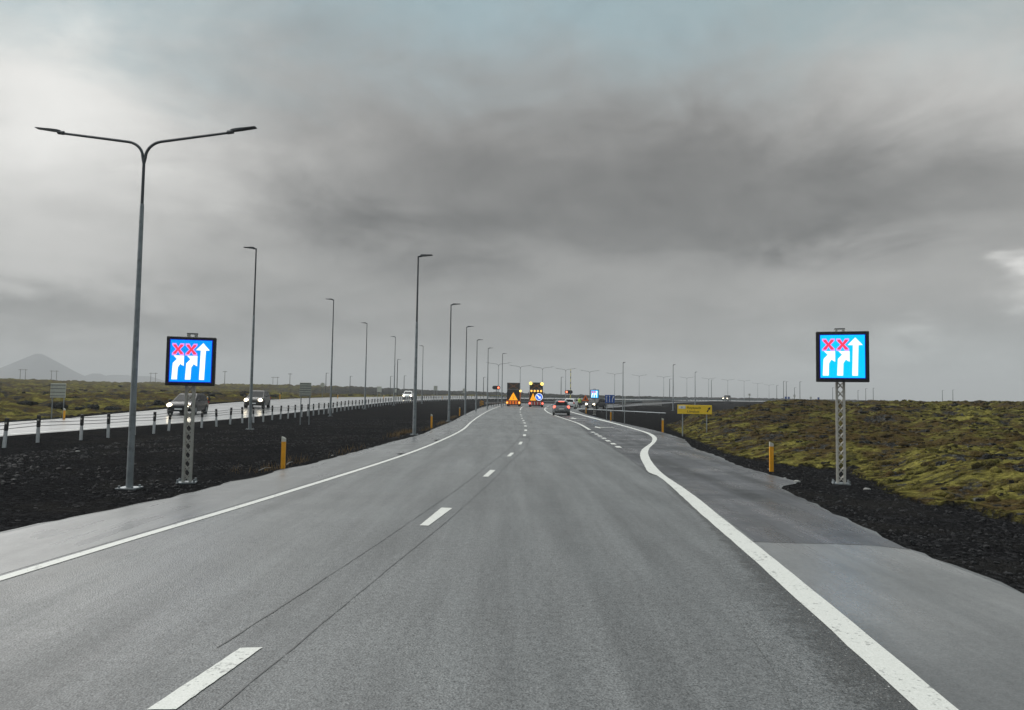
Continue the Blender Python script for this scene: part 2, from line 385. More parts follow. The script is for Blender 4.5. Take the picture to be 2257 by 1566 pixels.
def asphalt(name, col, wet, streak=.25, speck=.35, rough=(.32, .62), bump=.35, patchy=.12, worn=None):
    """worn asphalt: aggregate speckle, wheel-track streaks along the road, damp patches that are smoother"""
    m, t, b = new_mat(name)
    v = pos_(t)
    vs = pos_(t, (1.1, .07, 1), -ROADROT)
    fine = noise_(t, v, 55, 3, .6); grain = noise_(t, v, 16, 5, .65); big = noise_(t, v, .35, 5, .6)
    st = noise_(t, vs, 1.6, 5, .6)
    vor = node(t, 'ShaderNodeTexVoronoi'); plug(t, vor.inputs['Vector'], v); vor.inputs['Scale'].default_value = 70
    k = math_(t, 'ADD', maprange(t, fine, .25, .75, 1 - speck, 1 + speck, False), maprange(t, grain, .3, .7, -speck * .45, speck * .45, False))
    k = math_(t, 'ADD', k, maprange(t, vor.outputs['Distance'], .0, .22, speck * .5, 0, False))
    k = math_(t, 'MULTIPLY', k, maprange(t, st, .3, .7, 1 - streak, 1 + streak))
    k = math_(t, 'MULTIPLY', k, maprange(t, big, .3, .7, 1 - patchy, 1 + patchy))
    cb = node(t, 'ShaderNodeCombineXYZ')
    for i in range(3): plug(t, cb.inputs[i], k)
    base = (*col, 1)
    if worn:
        e = node(t, 'ShaderNodeAttribute', attribute_name='worn').outputs['Fac']
        ragged = math_(t, 'ADD', math_(t, 'MULTIPLY', noise_(t, v, 3.5, 6, .7), .8), math_(t, 'MULTIPLY', noise_(t, v, 24, 4, .65), .7))
        base = mixc(t, maprange(t, math_(t, 'ADD', e, math_(t, 'MULTIPLY', math_(t, 'SUBTRACT', ragged, .75), 1.5)), .35, .75), base, (*worn, 1))
        chip = maprange(t, noise_(t, v, 30, 2, .5), .66, .70)
        base = mixc(t, math_(t, 'MULTIPLY', chip, maprange(t, e, .3, .9)), base, (.26, .26, .25, 1))
    plug(t, b.inputs['Base Color'], mixc(t, 1., base, cb.outputs[0], 'MULTIPLY'))
    damp = math_(t, 'MULTIPLY', maprange(t, noise_(t, vs, 2.3, 6, .62, .3), .5 - wet * .3, .62), maprange(t, big, .35, .6))
    rr = maprange(t, damp, 0, 1, rough[1], rough[0], False)
    plug(t, b.inputs['Roughness'], rr)
    b.inputs['Specular IOR Level'].default_value = .5
    h = math_(t, 'ADD', math_(t, 'MULTIPLY', fine, .6), math_(t, 'ADD', math_(t, 'MULTIPLY', grain, .5), math_(t, 'MULTIPLY', vor.outputs['Distance'], .8)))
    bump_(t, b, h, bump, .012)
    return m


M_road = asphalt('asphalt_main', (.106, .109, .110), .6, .22, .75, (.36, .58), .34)
M_shoulder = asphalt('asphalt_shoulder', (.128, .130, .131), .9, .2, .3, (.22, .46), .14, .22)
M_dark = asphalt('asphalt_dark', (.050, .050, .055), .9, .6, .3, (.20, .52), .2, .4)
M_wet = asphalt('asphalt_wet', (.22, .22, .222), 1.0, .12, .06, (.34, .42), .004)  # pale base: part of the wet glare is put into the colour
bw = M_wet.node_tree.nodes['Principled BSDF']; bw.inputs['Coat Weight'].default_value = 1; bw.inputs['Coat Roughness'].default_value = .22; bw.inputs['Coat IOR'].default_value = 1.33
bw = M_shoulder.node_tree.nodes['Principled BSDF']; bw.inputs['Coat Weight'].default_value = .25; bw.inputs['Coat Roughness'].default_value = .3; bw.inputs['Coat IOR'].default_value = 1.33
M_patch = asphalt('asphalt_patch', (.085, .086, .088), .5, .2, .4)
M_ravel = asphalt('asphalt_ravelled', (.106, .109, .110), .6, .16, .8, (.34, .56), .5, .12, worn=(.050, .050, .049))
M_seam = mat('bitumen', (.062, .062, .063), .5, 0, .3, 12)


def paint_mat():
    m, t, b = new_mat('road_paint')
    v = pos_(t)
    n = noise_(t, v, 22, 6, .68); n2 = noise_(t, v, 3.5, 4, .6); n3 = noise_(t, v, 90, 2, .5)
    wear = math_(t, 'ADD', math_(t, 'MULTIPLY', n, .75), math_(t, 'MULTIPLY', n2, .35))
    f = math_(t, 'MULTIPLY', maprange(t, wear, .60, .70), .8)
    c = mixc(t, maprange(t, n3, .3, .7), (.50, .505, .47, 1), (.60, .60, .57, 1))
    plug(t, b.inputs['Base Color'], mixc(t, f, c, (.15, .15, .145, 1)))
    b.inputs['Roughness'].default_value = .55
    bump_(t, b, n, .2, .004)
    return m


M_paint = paint_mat()


def ground_mat():
    m, t, b = new_mat('lava_ground')
    v = pos_(t)
    # black crushed lava
    vor = node(t, 'ShaderNodeTexVoronoi'); plug(t, vor.inputs['Vector'], v); vor.inputs['Scale'].default_value = 13
    vor2 = node(t, 'ShaderNodeTexVoronoi'); plug(t, vor2.inputs['Vector'], v); vor2.inputs['Scale'].default_value = 34
    sp = node(t, 'ShaderNodeSeparateColor'); t.links.new(vor.outputs['Color'], sp.inputs[0])
    sp2 = node(t, 'ShaderNodeSeparateColor'); t.links.new(vor2.outputs['Color'], sp2.inputs[0])
    n1 = noise_(t, v, .09, 5, .6); n2 = noise_(t, v, .55, 6, .65, .4); n3 = noise_(t, v, 2.4, 6, .68, .3); n4 = noise_(t, v, 11, 4, .65)
    k = math_(t, 'ADD', math_(t, 'MULTIPLY', math_(t, 'POWER', sp.outputs[0], 4), .55), math_(t, 'MULTIPLY', math_(t, 'POWER', sp2.outputs[0], 2), .45))
    grav = mixc(t, k, (.0050, .0050, .0053, 1), (.034, .034, .036, 1))
    grav = mixc(t, maprange(t, math_(t, 'ADD', math_(t, 'MULTIPLY', n2, .6), math_(t, 'MULTIPLY', n1, .4)), .48, .60, 0, .55), grav, (.0205, .0195, .0180, 1))
    # moss, heath and rock; the far ridge's shade is mixed in as rock colour
    g = node(t, 'ShaderNodeNewGeometry'); s3 = node(t, 'ShaderNodeSeparateXYZ'); t.links.new(g.outputs['Normal'], s3.inputs[0])
    n5 = noise_(t, pos_(t, (.8, 2.2, 1)), 1.1, 6, .7, .3)
    green = mixc(t, maprange(t, math_(t, 'ADD', math_(t, 'MULTIPLY', n3, .5), math_(t, 'MULTIPLY', n5, .5)), .40, .60), (.030, .027, .010, 1), (.192, .172, .046, 1))
    green = mixc(t, maprange(t, n1, .42, .6, 0, .6), green, (.062, .062, .019, 1))
    heath = mixc(t, n4, (.030, .019, .010, 1), (.080, .052, .024, 1))
    hf = maprange(t, math_(t, 'ADD', math_(t, 'MULTIPLY', n2, .7), math_(t, 'MULTIPLY', n1, .5)), .53, .64)
    c = mixc(t, math_(t, 'MULTIPLY', hf, .85), green, heath)
    rock = mixc(t, maprange(t, noise_(t, v, 6, 5, .7), .35, .7), (.010, .010, .010, 1), (.052, .052, .050, 1))
    bare_shade = node(t, 'ShaderNodeAttribute', attribute_name='bare_shade').outputs['Fac']
    steep = maprange(t, math_(t, 'ADD', s3.outputs[2], math_(t, 'MULTIPLY', math_(t, 'SUBTRACT', n3, .5), .35)), .945, .83)
    steep = math_(t, 'MULTIPLY', steep, math_(t, 'ADD', bare_shade, 1.0, clamp=True))
    patch = maprange(t, math_(t, 'ADD', math_(t, 'ADD', math_(t, 'MULTIPLY', n2, .6), math_(t, 'MULTIPLY', n3, .45)), math_(t, 'MULTIPLY', bare_shade, .16)), .540, .600)
    rf = math_(t, 'MAXIMUM', steep, patch)
    c = mixc(t, rf, c, rock)
    lich = math_(t, 'MULTIPLY', rf, maprange(t, noise_(t, v, 9, 3, .6), .58, .68))
    c = mixc(t, math_(t, 'MULTIPLY', lich, .6), c, (.16, .165, .155, 1))
    kk = math_(t, 'MULTIPLY', maprange(t, n4, .25, .75, .5, 1.45, False), maprange(t, noise_(t, v, 31, 3, .65), .3, .7, .6, 1.4, False))
    cb = node(t, 'ShaderNodeCombineXYZ')
    for i in range(3): plug(t, cb.inputs[i], kk)
    c = mixc(t, 1., c, cb.outputs[0], 'MULTIPLY')
    att = node(t, 'ShaderNodeAttribute', attribute_name='moss').outputs['Fac']
    mf = maprange(t, math_(t, 'ADD', att, math_(t, 'ADD', math_(t, 'MULTIPLY', math_(t, 'SUBTRACT', n3, .5), .8), math_(t, 'MULTIPLY', math_(t, 'SUBTRACT', n4, .5), .35))), -.12, .12)
    plug(t, b.inputs['Base Color'], mixc(t, mf, grav, c))
    b.inputs['Roughness'].default_value = .95; b.inputs['Specular IOR Level'].default_value = .0
    hg = math_(t, 'ADD', math_(t, 'MULTIPLY', vor.outputs['Distance'], -.30), math_(t, 'MULTIPLY', vor2.outputs['Distance'], -.15))
    hm = math_(t, 'ADD', n3, math_(t, 'MULTIPLY', n4, .45))
    hmix = node(t, 'ShaderNodeMix', data_type='FLOAT'); plug(t, hmix.inputs[0], mf); plug(t, hmix.inputs[2], hg); plug(t, hmix.inputs[3], hm)
    bump_(t, b, hmix.outputs[0], .9, .16)
    return m


M_ground = ground_mat()
M_galv = mat('galvanised_steel', (.25, .275, .29), .5, .45, .25, 5, .05, 20, dirt=(.12, .125, .125))
M_galvd = mat('dull_grey_steel', (.075, .082, .09), .5, .3, .2, 4)
M_alu = mat('weathered_aluminium', (.46, .445, .41), .5, .3, .2, 9, .05, 40)
M_black = mat('black_housing', (.012, .012, .015), .45)
M_rubber = mat('rubber', (.015, .015, .015), .75)
M_glass = mat('car_glass', (.012, .014, .016), .10, 0, .1, 3, spec=.05)
M_post = mat('grey_barrier_post', (.50, .51, .52), .55, 0, .15, 10, dirt=(.34, .34, .33))
M_boom = mat('pale_yellow_paint', (.62, .55, .10), .45, 0, .1, 6)
M_postcap = mat('black_plastic', (.018, .018, .02), .5)
M_yellow = mat('yellow_plastic', (.88, .39, .015), .5, 0, .12, 6, dirt=(.45, .20, .02))
M_refl = mat('reflective_white', (.60, .58, .52), .35)
M_back = mat('sign_back_aluminium', (.52, .53, .47), .5, .2, .12, 6)
M_blue = mat('sign_blue', (.012, .075, .33), .4)
M_white = mat('white_paint', (.74, .75, .75), .35, 0, .05)
M_signy = mat('sign_yellow', (.92, .62, .035), .45, 0, .06)
M_ink = mat('sign_black', (.015, .015, .015), .5)
M_orange = mat('sign_orange', (.85, .16, .02), .45)
M_red = mat('red_paint', (.50, .02, .015), .4)
M_carg = mat('grey_car_paint', (.20, .205, .215), .22, .5, .06)
M_cars = mat('silver_car_paint', (.26, .27, .28), .25, .5, .06)
M_carw = mat('white_car_paint', (.75, .76, .76), .25, 0, .04)
M_card = mat('dark_car_paint', (.018, .019, .022), .3, .0, .06, spec=.18)
M_carb = mat('grey_brown_car_paint', (.045, .042, .040), .3, .0, .06, spec=.2)
M_truck = mat('orange_truck_paint', (.60, .16, .02), .35)
M_hivis = mat('hi_vis_fabric', (.50, .72, .04), .7)
M_trouser = mat('dark_trousers', (.02, .022, .035), .8)
M_skin = mat('skin', (.50, .30, .22), .6)
M_wood = mat('weathered_wood', (.10, .085, .07), .8)
M_conc = mat('concrete', (.32, .32, .31), .8, 0, .2, 5, .2, 20)
M_stone = mat('dark_lava_stone', (.017, .017, .0183), .7, 0, .6, 1.2, .6, 12, spec=.2)
M_pale = mat('pale_stone', (.22, .22, .21), .75, 0, .3, 6, .5, 14)
M_grassd = mat('dry_grass', (.16, .095, .03), .85, 0, .4, 2)
M_rockm = mat('far_mountain_rock', (.06, .06, .065), .9, 0, .3, .01)
M_head = emit('headlight_lit', (1.0, .86, .60), 7.0, (.8, .8, .8))
M_amber = emit('amber_lamp_lit', (1.0, .50, .09), 1.7, (.5, .2, .02))
M_amber2 = emit('amber_flash_lit', (1.0, .74, .18), 1.9, (.5, .2, .02))
M_tail = emit('tail_lamp_lit', (1.0, .15, .10), 2.6, (.3, .01, .01))
M_sigred = emit('red_signal_lit', (1.0, .16, .08), 4.0, (.3, .01, .01))
M_triy = emit('lit_yellow_triangle', (1.0, .40, .01), 1.0, (.7, .25, .02))
M_trio = emit('lit_orange_board', (.62, .13, .005), .8, (.5, .1, .02))
M_lblue = emit('lit_blue_disc', (.03, .18, .95), .8, (.01, .05, .3))
M_lwhite = emit('lit_white_arrow', (.85, .93, 1.0), 1.1, (.7, .7, .7))
M_dimx = emit('dim_lamp_row', (.6, .25, .08), .55, (.12, .06, .03))
M_scr_b = emit('led_blue', (.0, .29, 1.0), 1.15, (.01, .01, .02))
M_scr_c = emit('led_cyan', (.0, .54, 1.0), 1.2, (.01, .01, .02))
M_scr_e = emit('led_edge_blue', (.01, .01, .55), .8, (.01, .01, .02))
M_scr_w = emit('led_white', (1, 1, 1), 1.25, (.02, .02, .02))
M_scr_r = emit('led_red', (1.0, .06, .12), 1.0, (.02, .01, .01))
M_scr_p = emit('led_pink_rim', (.85, .35, 1.0), 1.0, (.02, .01, .02))


# ------------------------------------------------------------------ ground heights
def hash2(ix, iy, k):
    h = (ix.astype(np.int64) * 374761393 + iy.astype(np.int64) * 668265263 + k * 974634533) & 0xffffffff
    h = ((h ^ (h >> 13)) * 1274126177) & 0xffffffff
    return ((h ^ (h >> 16)) & 0xffff) / 65535.


def vnoise(x, y, k=0):
    ix, iy = np.floor(x), np.floor(y); fx, fy = x - ix, y - iy
    fx = fx * fx * fx * (fx * (fx * 6 - 15) + 10); fy = fy * fy * fy * (fy * (fy * 6 - 15) + 10)
    a, b, c, d = hash2(ix, iy, k), hash2(ix + 1, iy, k), hash2(ix, iy + 1, k), hash2(ix + 1, iy + 1, k)
    return a + (b - a) * fx + (c - a) * fy + (a - b - c + d) * fx * fy


def fbm(x, y, k=0, o=4):
    s = 0; a = .5; n = 0
    for i in range(o):
        s = s + a * vnoise(x * 2 ** i, y * 2 ** i, k + i); n += a; a *= .5
    return s / n - .5


def mounds(x, y, k):
    """rounded lumps with crevices between them"""
    xw = x + 1.1 * fbm(x * .9, y * .9, k + 40, 2); yw = y + 1.1 * fbm(x * .9, y * .9, k + 50, 2)
    ix, iy = np.floor(xw), np.floor(yw); best = np.full(x.shape, 9.)
    for i in (-1, 0, 1):
        for j in (-1, 0, 1):
            cx, cy = ix + i, iy + j
            d = (cx + hash2(cx, cy, k) - xw) ** 2 + (cy + hash2(cx, cy, k + 9) - yw) ** 2
            best = np.minimum(best, d)
    return np.clip(1 - best / .42, 0, 1) ** .75


def sstep(a, b, x):
    t = np.clip((x - a) / (b - a), 0, 1); return t * t * (3 - 2 * t)


def inside(x, y, poly):
    r = np.zeros(x.shape, bool); n = len(poly)
    for i in range(n):
        x0, y0 = poly[i][:2]; x1, y1 = poly[(i + 1) % n][:2]
        if y0 == y1: continue
        c = (y0 > y) != (y1 > y)
        r ^= c & (x < (x1 - x0) * (y - y0) / (y1 - y0) + x0)
    return r


def edge_dist(x, y, pts, closed=True, z=False):
    best = np.full(x.shape, 1e18); zb = np.zeros(x.shape); n = len(pts)
    for i in range(n if closed else n - 1):
        a, b = pts[i], pts[(i + 1) % n]
        ex, ey = b[0] - a[0], b[1] - a[1]; L = ex * ex + ey * ey
        if L < 1e-9: continue
        t = np.clip(((x - a[0]) * ex + (y - a[1]) * ey) / L, 0, 1)
        d = (x - a[0] - t * ex) ** 2 + (y - a[1] - t * ey) ** 2
        m = d < best
        best = np.where(m, d, best)
        if z:
            zb = np.where(m, a[2] + (b[2] - a[2]) * t, zb)
    return (np.sqrt(best), zb) if z else np.sqrt(best)


def spline(pts, step):
    """resample a polyline smoothly (Catmull-Rom)"""
    P = [Vector(p) if len(p) == 3 else Vector((p[0], p[1], 0)) for p in pts]; out = []
    for i in range(len(P) - 1):
        p0, p1, p2, p3 = P[max(i - 1, 0)], P[i], P[i + 1], P[min(i + 2, len(P) - 1)]
        n = max(1, int((p2 - p1).length / step))
        d1 = max((p1 - p0).length, 1e-6) ** .5; d2 = max((p2 - p1).length, 1e-6) ** .5; d3 = max((p3 - p2).length, 1e-6) ** .5
        m1 = ((p1 - p0) / d1 - (p2 - p0) / (d1 + d2) + (p2 - p1) / d2) * d2 if i else p2 - p1
        m2 = ((p2 - p1) / d2 - (p3 - p1) / (d2 + d3) + (p3 - p2) / d3) * d2 if i < len(P) - 2 else p2 - p1
        for k in range(n):
            t = k / n
            out.append(p1 * (2 * t ** 3 - 3 * t * t + 1) + m1 * (t ** 3 - 2 * t * t + t) + p2 * (-2 * t ** 3 + 3 * t * t) + m2 * (t ** 3 - t * t))
    out.append(P[-1])
    return out


PL = spline(T['pave_left'], 1.); PR = spline(T['pave_right'], .6)
PAVE = [tuple(p) for p in PL] + [(p[0], p[1], 0) for p in reversed(T['pave_top'])] + [tuple(p) for p in reversed(PR)]
CN = spline([(-19.6, -30, 0), (-19.5, 10, 0), (-19.3, 27.8, 0), (-19.0, 36, 0), (-18.4, 44, 0), (-18.6, 54, .02), (-19, 66, .07), (-19, 76, .19), (-19, 93.5, .33), (-18.5, 112, .55), (-17.5, 133, .62), (-15, 160, .7), (-9, 182, .85), (0, 196, .95), (15, 210, 1.0), (40, 222, 1.02), (70, 236, 1.03), (100, 252, 1.05), (200, 310, 1.0), (420, 430, 1.0)], 4)
CF = spline([(-27, -30, 0), (-26.5, 10, 0), (-26.5, 37, 0), (-27, 44, .03), (-27.3, 51, .18), (-27.5, 58, .33), (-27.5, 66, .58), (-27.4, 74, .76), (-27.3, 86, .96), (-27.2, 111, 1.12), (-26, 140, 1.15), (-23.5, 165, 1.25), (-17, 191, 1.5), (-5, 207, 1.55), (12, 221, 1.5), (38, 233, 1.45), (69, 248, 1.4), (98, 264, 1.3), (198, 322, 1.15), (418, 442, 1.1)], 4)
CARR = [tuple(p) for p in CN] + [tuple(p) for p in reversed(CF)]
RN = [tuple(p) for p in T['ramp_near']]; RF = [tuple(p) for p in T['ramp_far']]
RAMP = RN + RF[::-1]
MOSS_R = [tuple(p) for p in T['moss_b']] + [(17, 62), (27, 78), (42, 98), (62, 128), (88, 170), (130, 215), (230, 270), (430, 385), (700, 380), (700, -60), (13, -60), (10.5, -10), (9, 5)]
MOSS_L = [(-29.2, -30)] + [(p[0] - 1.6, p[1] + .6) for p in CF[4:]] + [(900, 640), (5200, 3000), (5200, 5200), (-5200, 5200), (-5200, -30)]


def ground_z(x, y, lava=True):
    x = np.asarray(x, float); y = np.asarray(y, float)
    iP = inside(x, y, PAVE); dP = np.where(iP, 0, edge_dist(x, y, PAVE))
    iC = inside(x, y, CARR); dC, zC = edge_dist(x, y, CARR, True, True)
    iR = inside(x, y, RAMP); dR, zR = edge_dist(x, y, RAMP, True, True)
    dN, zN = edge_dist(x, y, [tuple(p) for p in CN], False, True); dF, zF = edge_dist(x, y, [tuple(p) for p in CF], False, True)
    zC = np.where(iC, (zN * dF + zF * dN) / (dN + dF + 1e-6), zC)
    dC0 = np.where(iC, 0, dC); dR0 = np.where(iR, 0, dR)
    wP, wC, wR = 1 / (dP + .6) ** 2, 1 / (dC0 + .6) ** 2, 1 / (dR0 + .6) ** 2
    zb = (zC * wC + zR * wR) / (wP + wC + wR)
    dmin = np.minimum(np.minimum(dP, dC0), dR0)
    on = iP | iC | iR
    drop = -.035 * sstep(.1, .8, dmin) - .06 * sstep(.5, 3, dmin)
    z = np.where(on, np.where(iP, -.07, zb - .12), zb - .012 + drop)
    rough = .07 * fbm(x * 1.3, y * 1.3, 3) + .05 * fbm(x * 5, y * 5, 7, 3) + .10 * fbm(x * .3, y * .3, 5, 3)
    z = z + np.where(on, 0, rough * sstep(.1, 1.8, dmin))
    if lava:
        iL = inside(x, y, MOSS_L); dL = edge_dist(x, y, MOSS_L)
        iM = inside(x, y, MOSS_R); dM = edge_dist(x, y, MOSS_R)
        lump = .72 * mounds(x / 6.5, y / 4.6, 21) + .50 * mounds(x / 2.3, y / 1.7, 33) + .17 * mounds(x / .8, y / .7, 61) + 1.2 * fbm(x / 22, y / 22, 71, 3) - .92
        A = sstep(0, 2.2, dM)
        zr = (.40 * A + 1.2 * sstep(22, 62, np.hypot(x, y)) * sstep(0, 7, dM)) + A * (.35 + .65 * sstep(2, 22, dM)) * lump * .85
        far = 1 - .45 * sstep(120, 400, np.hypot(x, y))
        z = np.where(iM & ~on, np.maximum(z, zr * far + np.minimum(zb, 0)), z)
        Hx = np.interp(x, [-400, -100, -55, 0, 80, 250], [4.1, 4.0, 3.0, 1.9, 1.4, 1.2])
        A = sstep(0, 3.5, dL)
        lump2 = lump + .9 * fbm(x / 45, y / 45, 81, 3)
        zl = zb + .2 * A + Hx * sstep(4, 190, dL) * (1 - .5 * sstep(420, 900, np.hypot(x, y))) + A * lump2 * np.interp(dL, [0, 60, 200, 600], [.6, 1.0, .9, 1.5])
        z = np.where(iL & ~on, zl, z)
    return z


def gz(x, y):
    return float(ground_z(np.array([x]), np.array([y]))[0])


# polar tessellation, dense where the valley of the road lies ahead, coarse elsewhere
fine_a = np.radians(np.arange(-41, 41.01, .085)); coarse_a = np.radians(np.arange(43, 318, 3.))
ang = np.concatenate([fine_a, coarse_a])
rad = [2.0]
while rad[-1] < 5200:
    rad.append(rad[-1] * (1.0125 if rad[-1] < 330 else 1.045))
rad = np.array(rad)
AA, RR = np.meshgrid(ang, rad)
GX, GY = RR * np.sin(AA), RR * np.cos(AA)
GZ = ground_z(GX.ravel(), GY.ravel()).reshape(GX.shape)
nr, na = GX.shape
idx = np.arange(nr * na).reshape(nr, na)
q = np.stack([idx[:-1, :], np.roll(idx, -1, 1)[:-1, :], np.roll(idx, -1, 1)[1:, :], idx[1:, :]], -1).reshape(-1, 4)
fx = GX.ravel()[q].mean(1); fy = GY.ravel()[q].mean(1)
is_moss = inside(fx, fy, MOSS_R) | inside(fx, fy, MOSS_L)
vx_, vy_ = GX.ravel(), GY.ravel()
inM = inside(vx_, vy_, MOSS_R) | inside(vx_, vy_, MOSS_L)
sd = np.minimum(edge_dist(vx_, vy_, MOSS_R), edge_dist(vx_, vy_, MOSS_L))
ATT_M = np.clip(np.where(inM, sd, -sd), -3, 3).astype(np.float32)
ATT_SHADE = (sstep(195, 260, vy_) * sstep(-110, -40, vx_)).astype(np.float32)  # ridge ahead: its shade painted in as extra dark rock colour
deep = inside(fx, fy, PAVE) & (edge_dist(fx, fy, PAVE) > .6)


def grid_obj(name, faces, m):
    used, inv = np.unique(faces.ravel(), return_inverse=True)
    co = np.stack([GX.ravel()[used], GY.ravel()[used], GZ.ravel()[used]], -1)
    me = bpy.data.meshes.new(name)
    me.vertices.add(len(co)); me.vertices.foreach_set('co', co.astype(np.float32).ravel())
    n = len(faces)
    me.loops.add(n * 4); me.loops.foreach_set('vertex_index', inv.astype(np.int32).ravel())
    me.polygons.add(n); me.polygons.foreach_set('loop_start', np.arange(0, n * 4, 4, dtype=np.int32))
    me.polygons.foreach_set('use_smooth', np.ones(n, bool))
    me.update(calc_edges=True)
    for an, arr in (('moss', ATT_M), ('bare_shade', ATT_SHADE)):
        at = me.attributes.new(an, 'FLOAT', 'POINT'); at.data.foreach_set('value', arr[used])
    me.flip_normals() if me.polygons[0].normal.z < 0 else None
    me.materials.append(m)
    o = bpy.data.objects.new(name, me); COL.objects.link(o)
    return o


ground = tag(grid_obj('ground', q[~is_moss & ~deep], M_ground), kind='structure')
lava = tag(grid_obj('lava_field', q[is_moss], M_ground), kind='structure')
lava['label'] = 'hummocky lava field under green and brown moss on both sides of the roads'
ground['label'] = 'black lava gravel filling the verges between the carriageways'


# ------------------------------------------------------------------ roads and markings
def jag(pts, amp, step=.4, seed=0):
    out = []
    n = len(pts)
    for i in range(n):
        a, b = Vector(pts[i][:2]), Vector(pts[(i + 1) % n][:2]); L = (b - a).length
        k = max(1, min(60, int(L / step)))
        for j in range(k):
            p = a.lerp(b, j / k); am = amp * min(1, 12 / max(p.length, 1) + .3)
            out.append((p.x + (random.random() - .5) * am * 2, p.y + (random.random() - .5) * am * 2))
    return out


def sheet(name, pts, z, m, parent=None):
    me = bpy.data.meshes.new(name); me.from_pydata([(p[0], p[1], p[2] if z is None else z) for p in pts], [], [tuple(range(len(pts)))]); me.update()
    bm = bmesh.new(); bm.from_mesh(me); bmesh.ops.triangulate(bm, faces=bm.faces)
    for f in bm.faces:
        if f.normal.z < 0: f.normal_flip()
    bm.to_mesh(me); bm.free()
    me.materials.append(m); o = bpy.data.objects.new(name, me); COL.objects.link(o)
    if parent: o.parent = parent
    return o


def strip(name, A, B, z, m, parent=None, dz=0.):
    vs = []
    for a, b in zip(A, B):
        vs += [(a[0], a[1], (a[2] if len(a) > 2 and z is None else (z or 0)) + dz), (b[0], b[1], (b[2] if len(b) > 2 and z is None else (z or 0)) + dz)]
    mb = MB().add(vs, [(2 * i, 2 * i + 1, 2 * i + 3, 2 * i + 2) for i in range(len(A) - 1)])
    o = mb.build(name, m, parent)
    if o.data.polygons[0].normal.z < 0: o.data.flip_normals()
    return o


def offset(pts, d):
    out = []
    for i, p in enumerate(pts):
        a, b = Vector(pts[max(i - 1, 0)][:2]), Vector(pts[min(i + 1, len(pts) - 1)][:2]); t = (b - a).normalized()
        out.append((p[0] - t.y * d, p[1] + t.x * d, p[2] if len(p) > 2 else 0))
    return out


def line(name, pts, w, z, m, parent, jit=.0):
    A = offset(pts, w / 2); B_ = offset(pts, -w / 2)
    if jit:
        A = [(a[0] + random.uniform(-jit, jit), a[1] + random.uniform(-jit, jit), a[2]) for a in A]
        B_ = [(a[0] + random.uniform(-jit, jit), a[1] + random.uniform(-jit, jit), a[2]) for a in B_]
    return strip(name, A, B_, z, m, parent)


def smooth_xy(L, w):
    A_ = np.array(L, float); out = A_.copy()
    for i in range(len(A_)):
        k_ = min(w, i, len(A_) - 1 - i); out[i] = A_[i - k_:i + k_ + 1].mean(0)
    return [tuple(r) for r in out]


Z0, Z1, Z2 = 0., .003, .006
road = tag(sheet('road', jag(PAVE, .05, .3), Z0, M_road), kind='structure')
road['label'] = 'grey worn main carriageway curving ahead towards the two warning trucks'
LL = spline(T['line_left'], .8)
sh = tag(sheet('hard_shoulder', [p[:2] for p in offset(LL, .14)] + [(p[0] + .07, p[1]) for p in reversed(PL) if p[1] < LL[-1][1]], Z1, M_shoulder), kind='structure')
sh['label'] = 'smooth damp shoulder between the left edge line and the gravel'
LI = spline(T['lr_in'], .5); LO = spline(T['lr_out'], .5)
ex = T['exit']
near_ex = [p for p in PR if p[1] > ex[-1][1] and p[1] < 160]
exit_poly = T['exit'] + [(p.x - .05, p.y) for p in near_ex] + T['exit_left'][::-1]
cut = [(p.x, p.y) for p in spline(T['lr_out'], .5) if ex[0][1] < p.y < T['exit_left'][0][1]]
exit_poly += cut[::-1]
tag(sheet('exit_lane_road', exit_poly, Z1 - .0008, M_dark), kind='structure')['label'] = 'dark newer asphalt of the widening exit lane on the right'
rs = [p for p in PR if p[1] <= ex[-1][1]]
rl = [p for p in LO if p[1] <= ex[0][1] + .1]
tag(sheet('hard_shoulder', [(p.x - .06, p.y) for p in rl] + ex + [(p.x - .06, p.y) for p in reversed(rs)], Z1, M_shoulder), kind='structure')['label'] = 'pale smooth shoulder right of the thick edge line, nearest the camera'
line('tar_seam', spline(T['exit'], .2), .025, Z1 + .003, M_seam, road, .006)
def resamp(P, n):
    d = [0.]
    for a, b in zip(P, P[1:]): d.append(d[-1] + (b - a).length)
    return [(float(np.interp(t, d, [p.x for p in P])), float(np.interp(t, d, [p.y for p in P]))) for t in np.linspace(0, d[-1], n)]
rav = [(p.x, p.y) for p in LI if 2.2 < p.y < 16.3]
rl_ = spline(T['ravel'], .4)
ra = smooth_xy(resamp([Vector((*p, 0)) for p in rav], 120), 9); rb2 = smooth_xy(resamp([Vector((2 * p.x - np.interp(p.y, [w_[1] for w_ in rav], [w_[0] for w_ in rav]), p.y, 0)) for p in rl_][::-1], 120), 6)
ro = strip('ravelled_edge', ra, rb2, Z1, M_ravel, road)
at = ro.data.attributes.new('worn', 'FLOAT', 'POINT'); at.data.foreach_set('value', np.array([1., 0.] * 120, np.float32))
for i, p in enumerate(T['patch']):
    sheet('repair_patch', jag(p, .03, .15), Z1, M_patch, road)
for i, s_ in enumerate(T['seam']):
    sm_ = smooth_xy([tuple(v_) for v_ in spline(s_, .12)], 14)
    line('tar_seam', sm_, (.011, .011, .04)[i], Z1 + .001, M_seam, road, .005)

line('edge_line', LL, .135, Z2, M_paint, road, .004)
# right edge line: two sides measured one by one
sj = lambda L, s: [(x + random.uniform(-s, s), y + random.uniform(-s, s)) for x, y in L]
a8, b8 = spline(T['lr_in'], .18), spline(T['lr_out'], .18)
def near_smooth(L):
    # the long straight stretch beside the camera: average out the measuring noise
    A_ = np.array(L); sm = np.array(smooth_xy(L, 26)); f = 1 - sstep(11.5, 14.5, A_[:, 1])[:, None]
    return [tuple(r) for r in A_ * (1 - f) + sm * f]


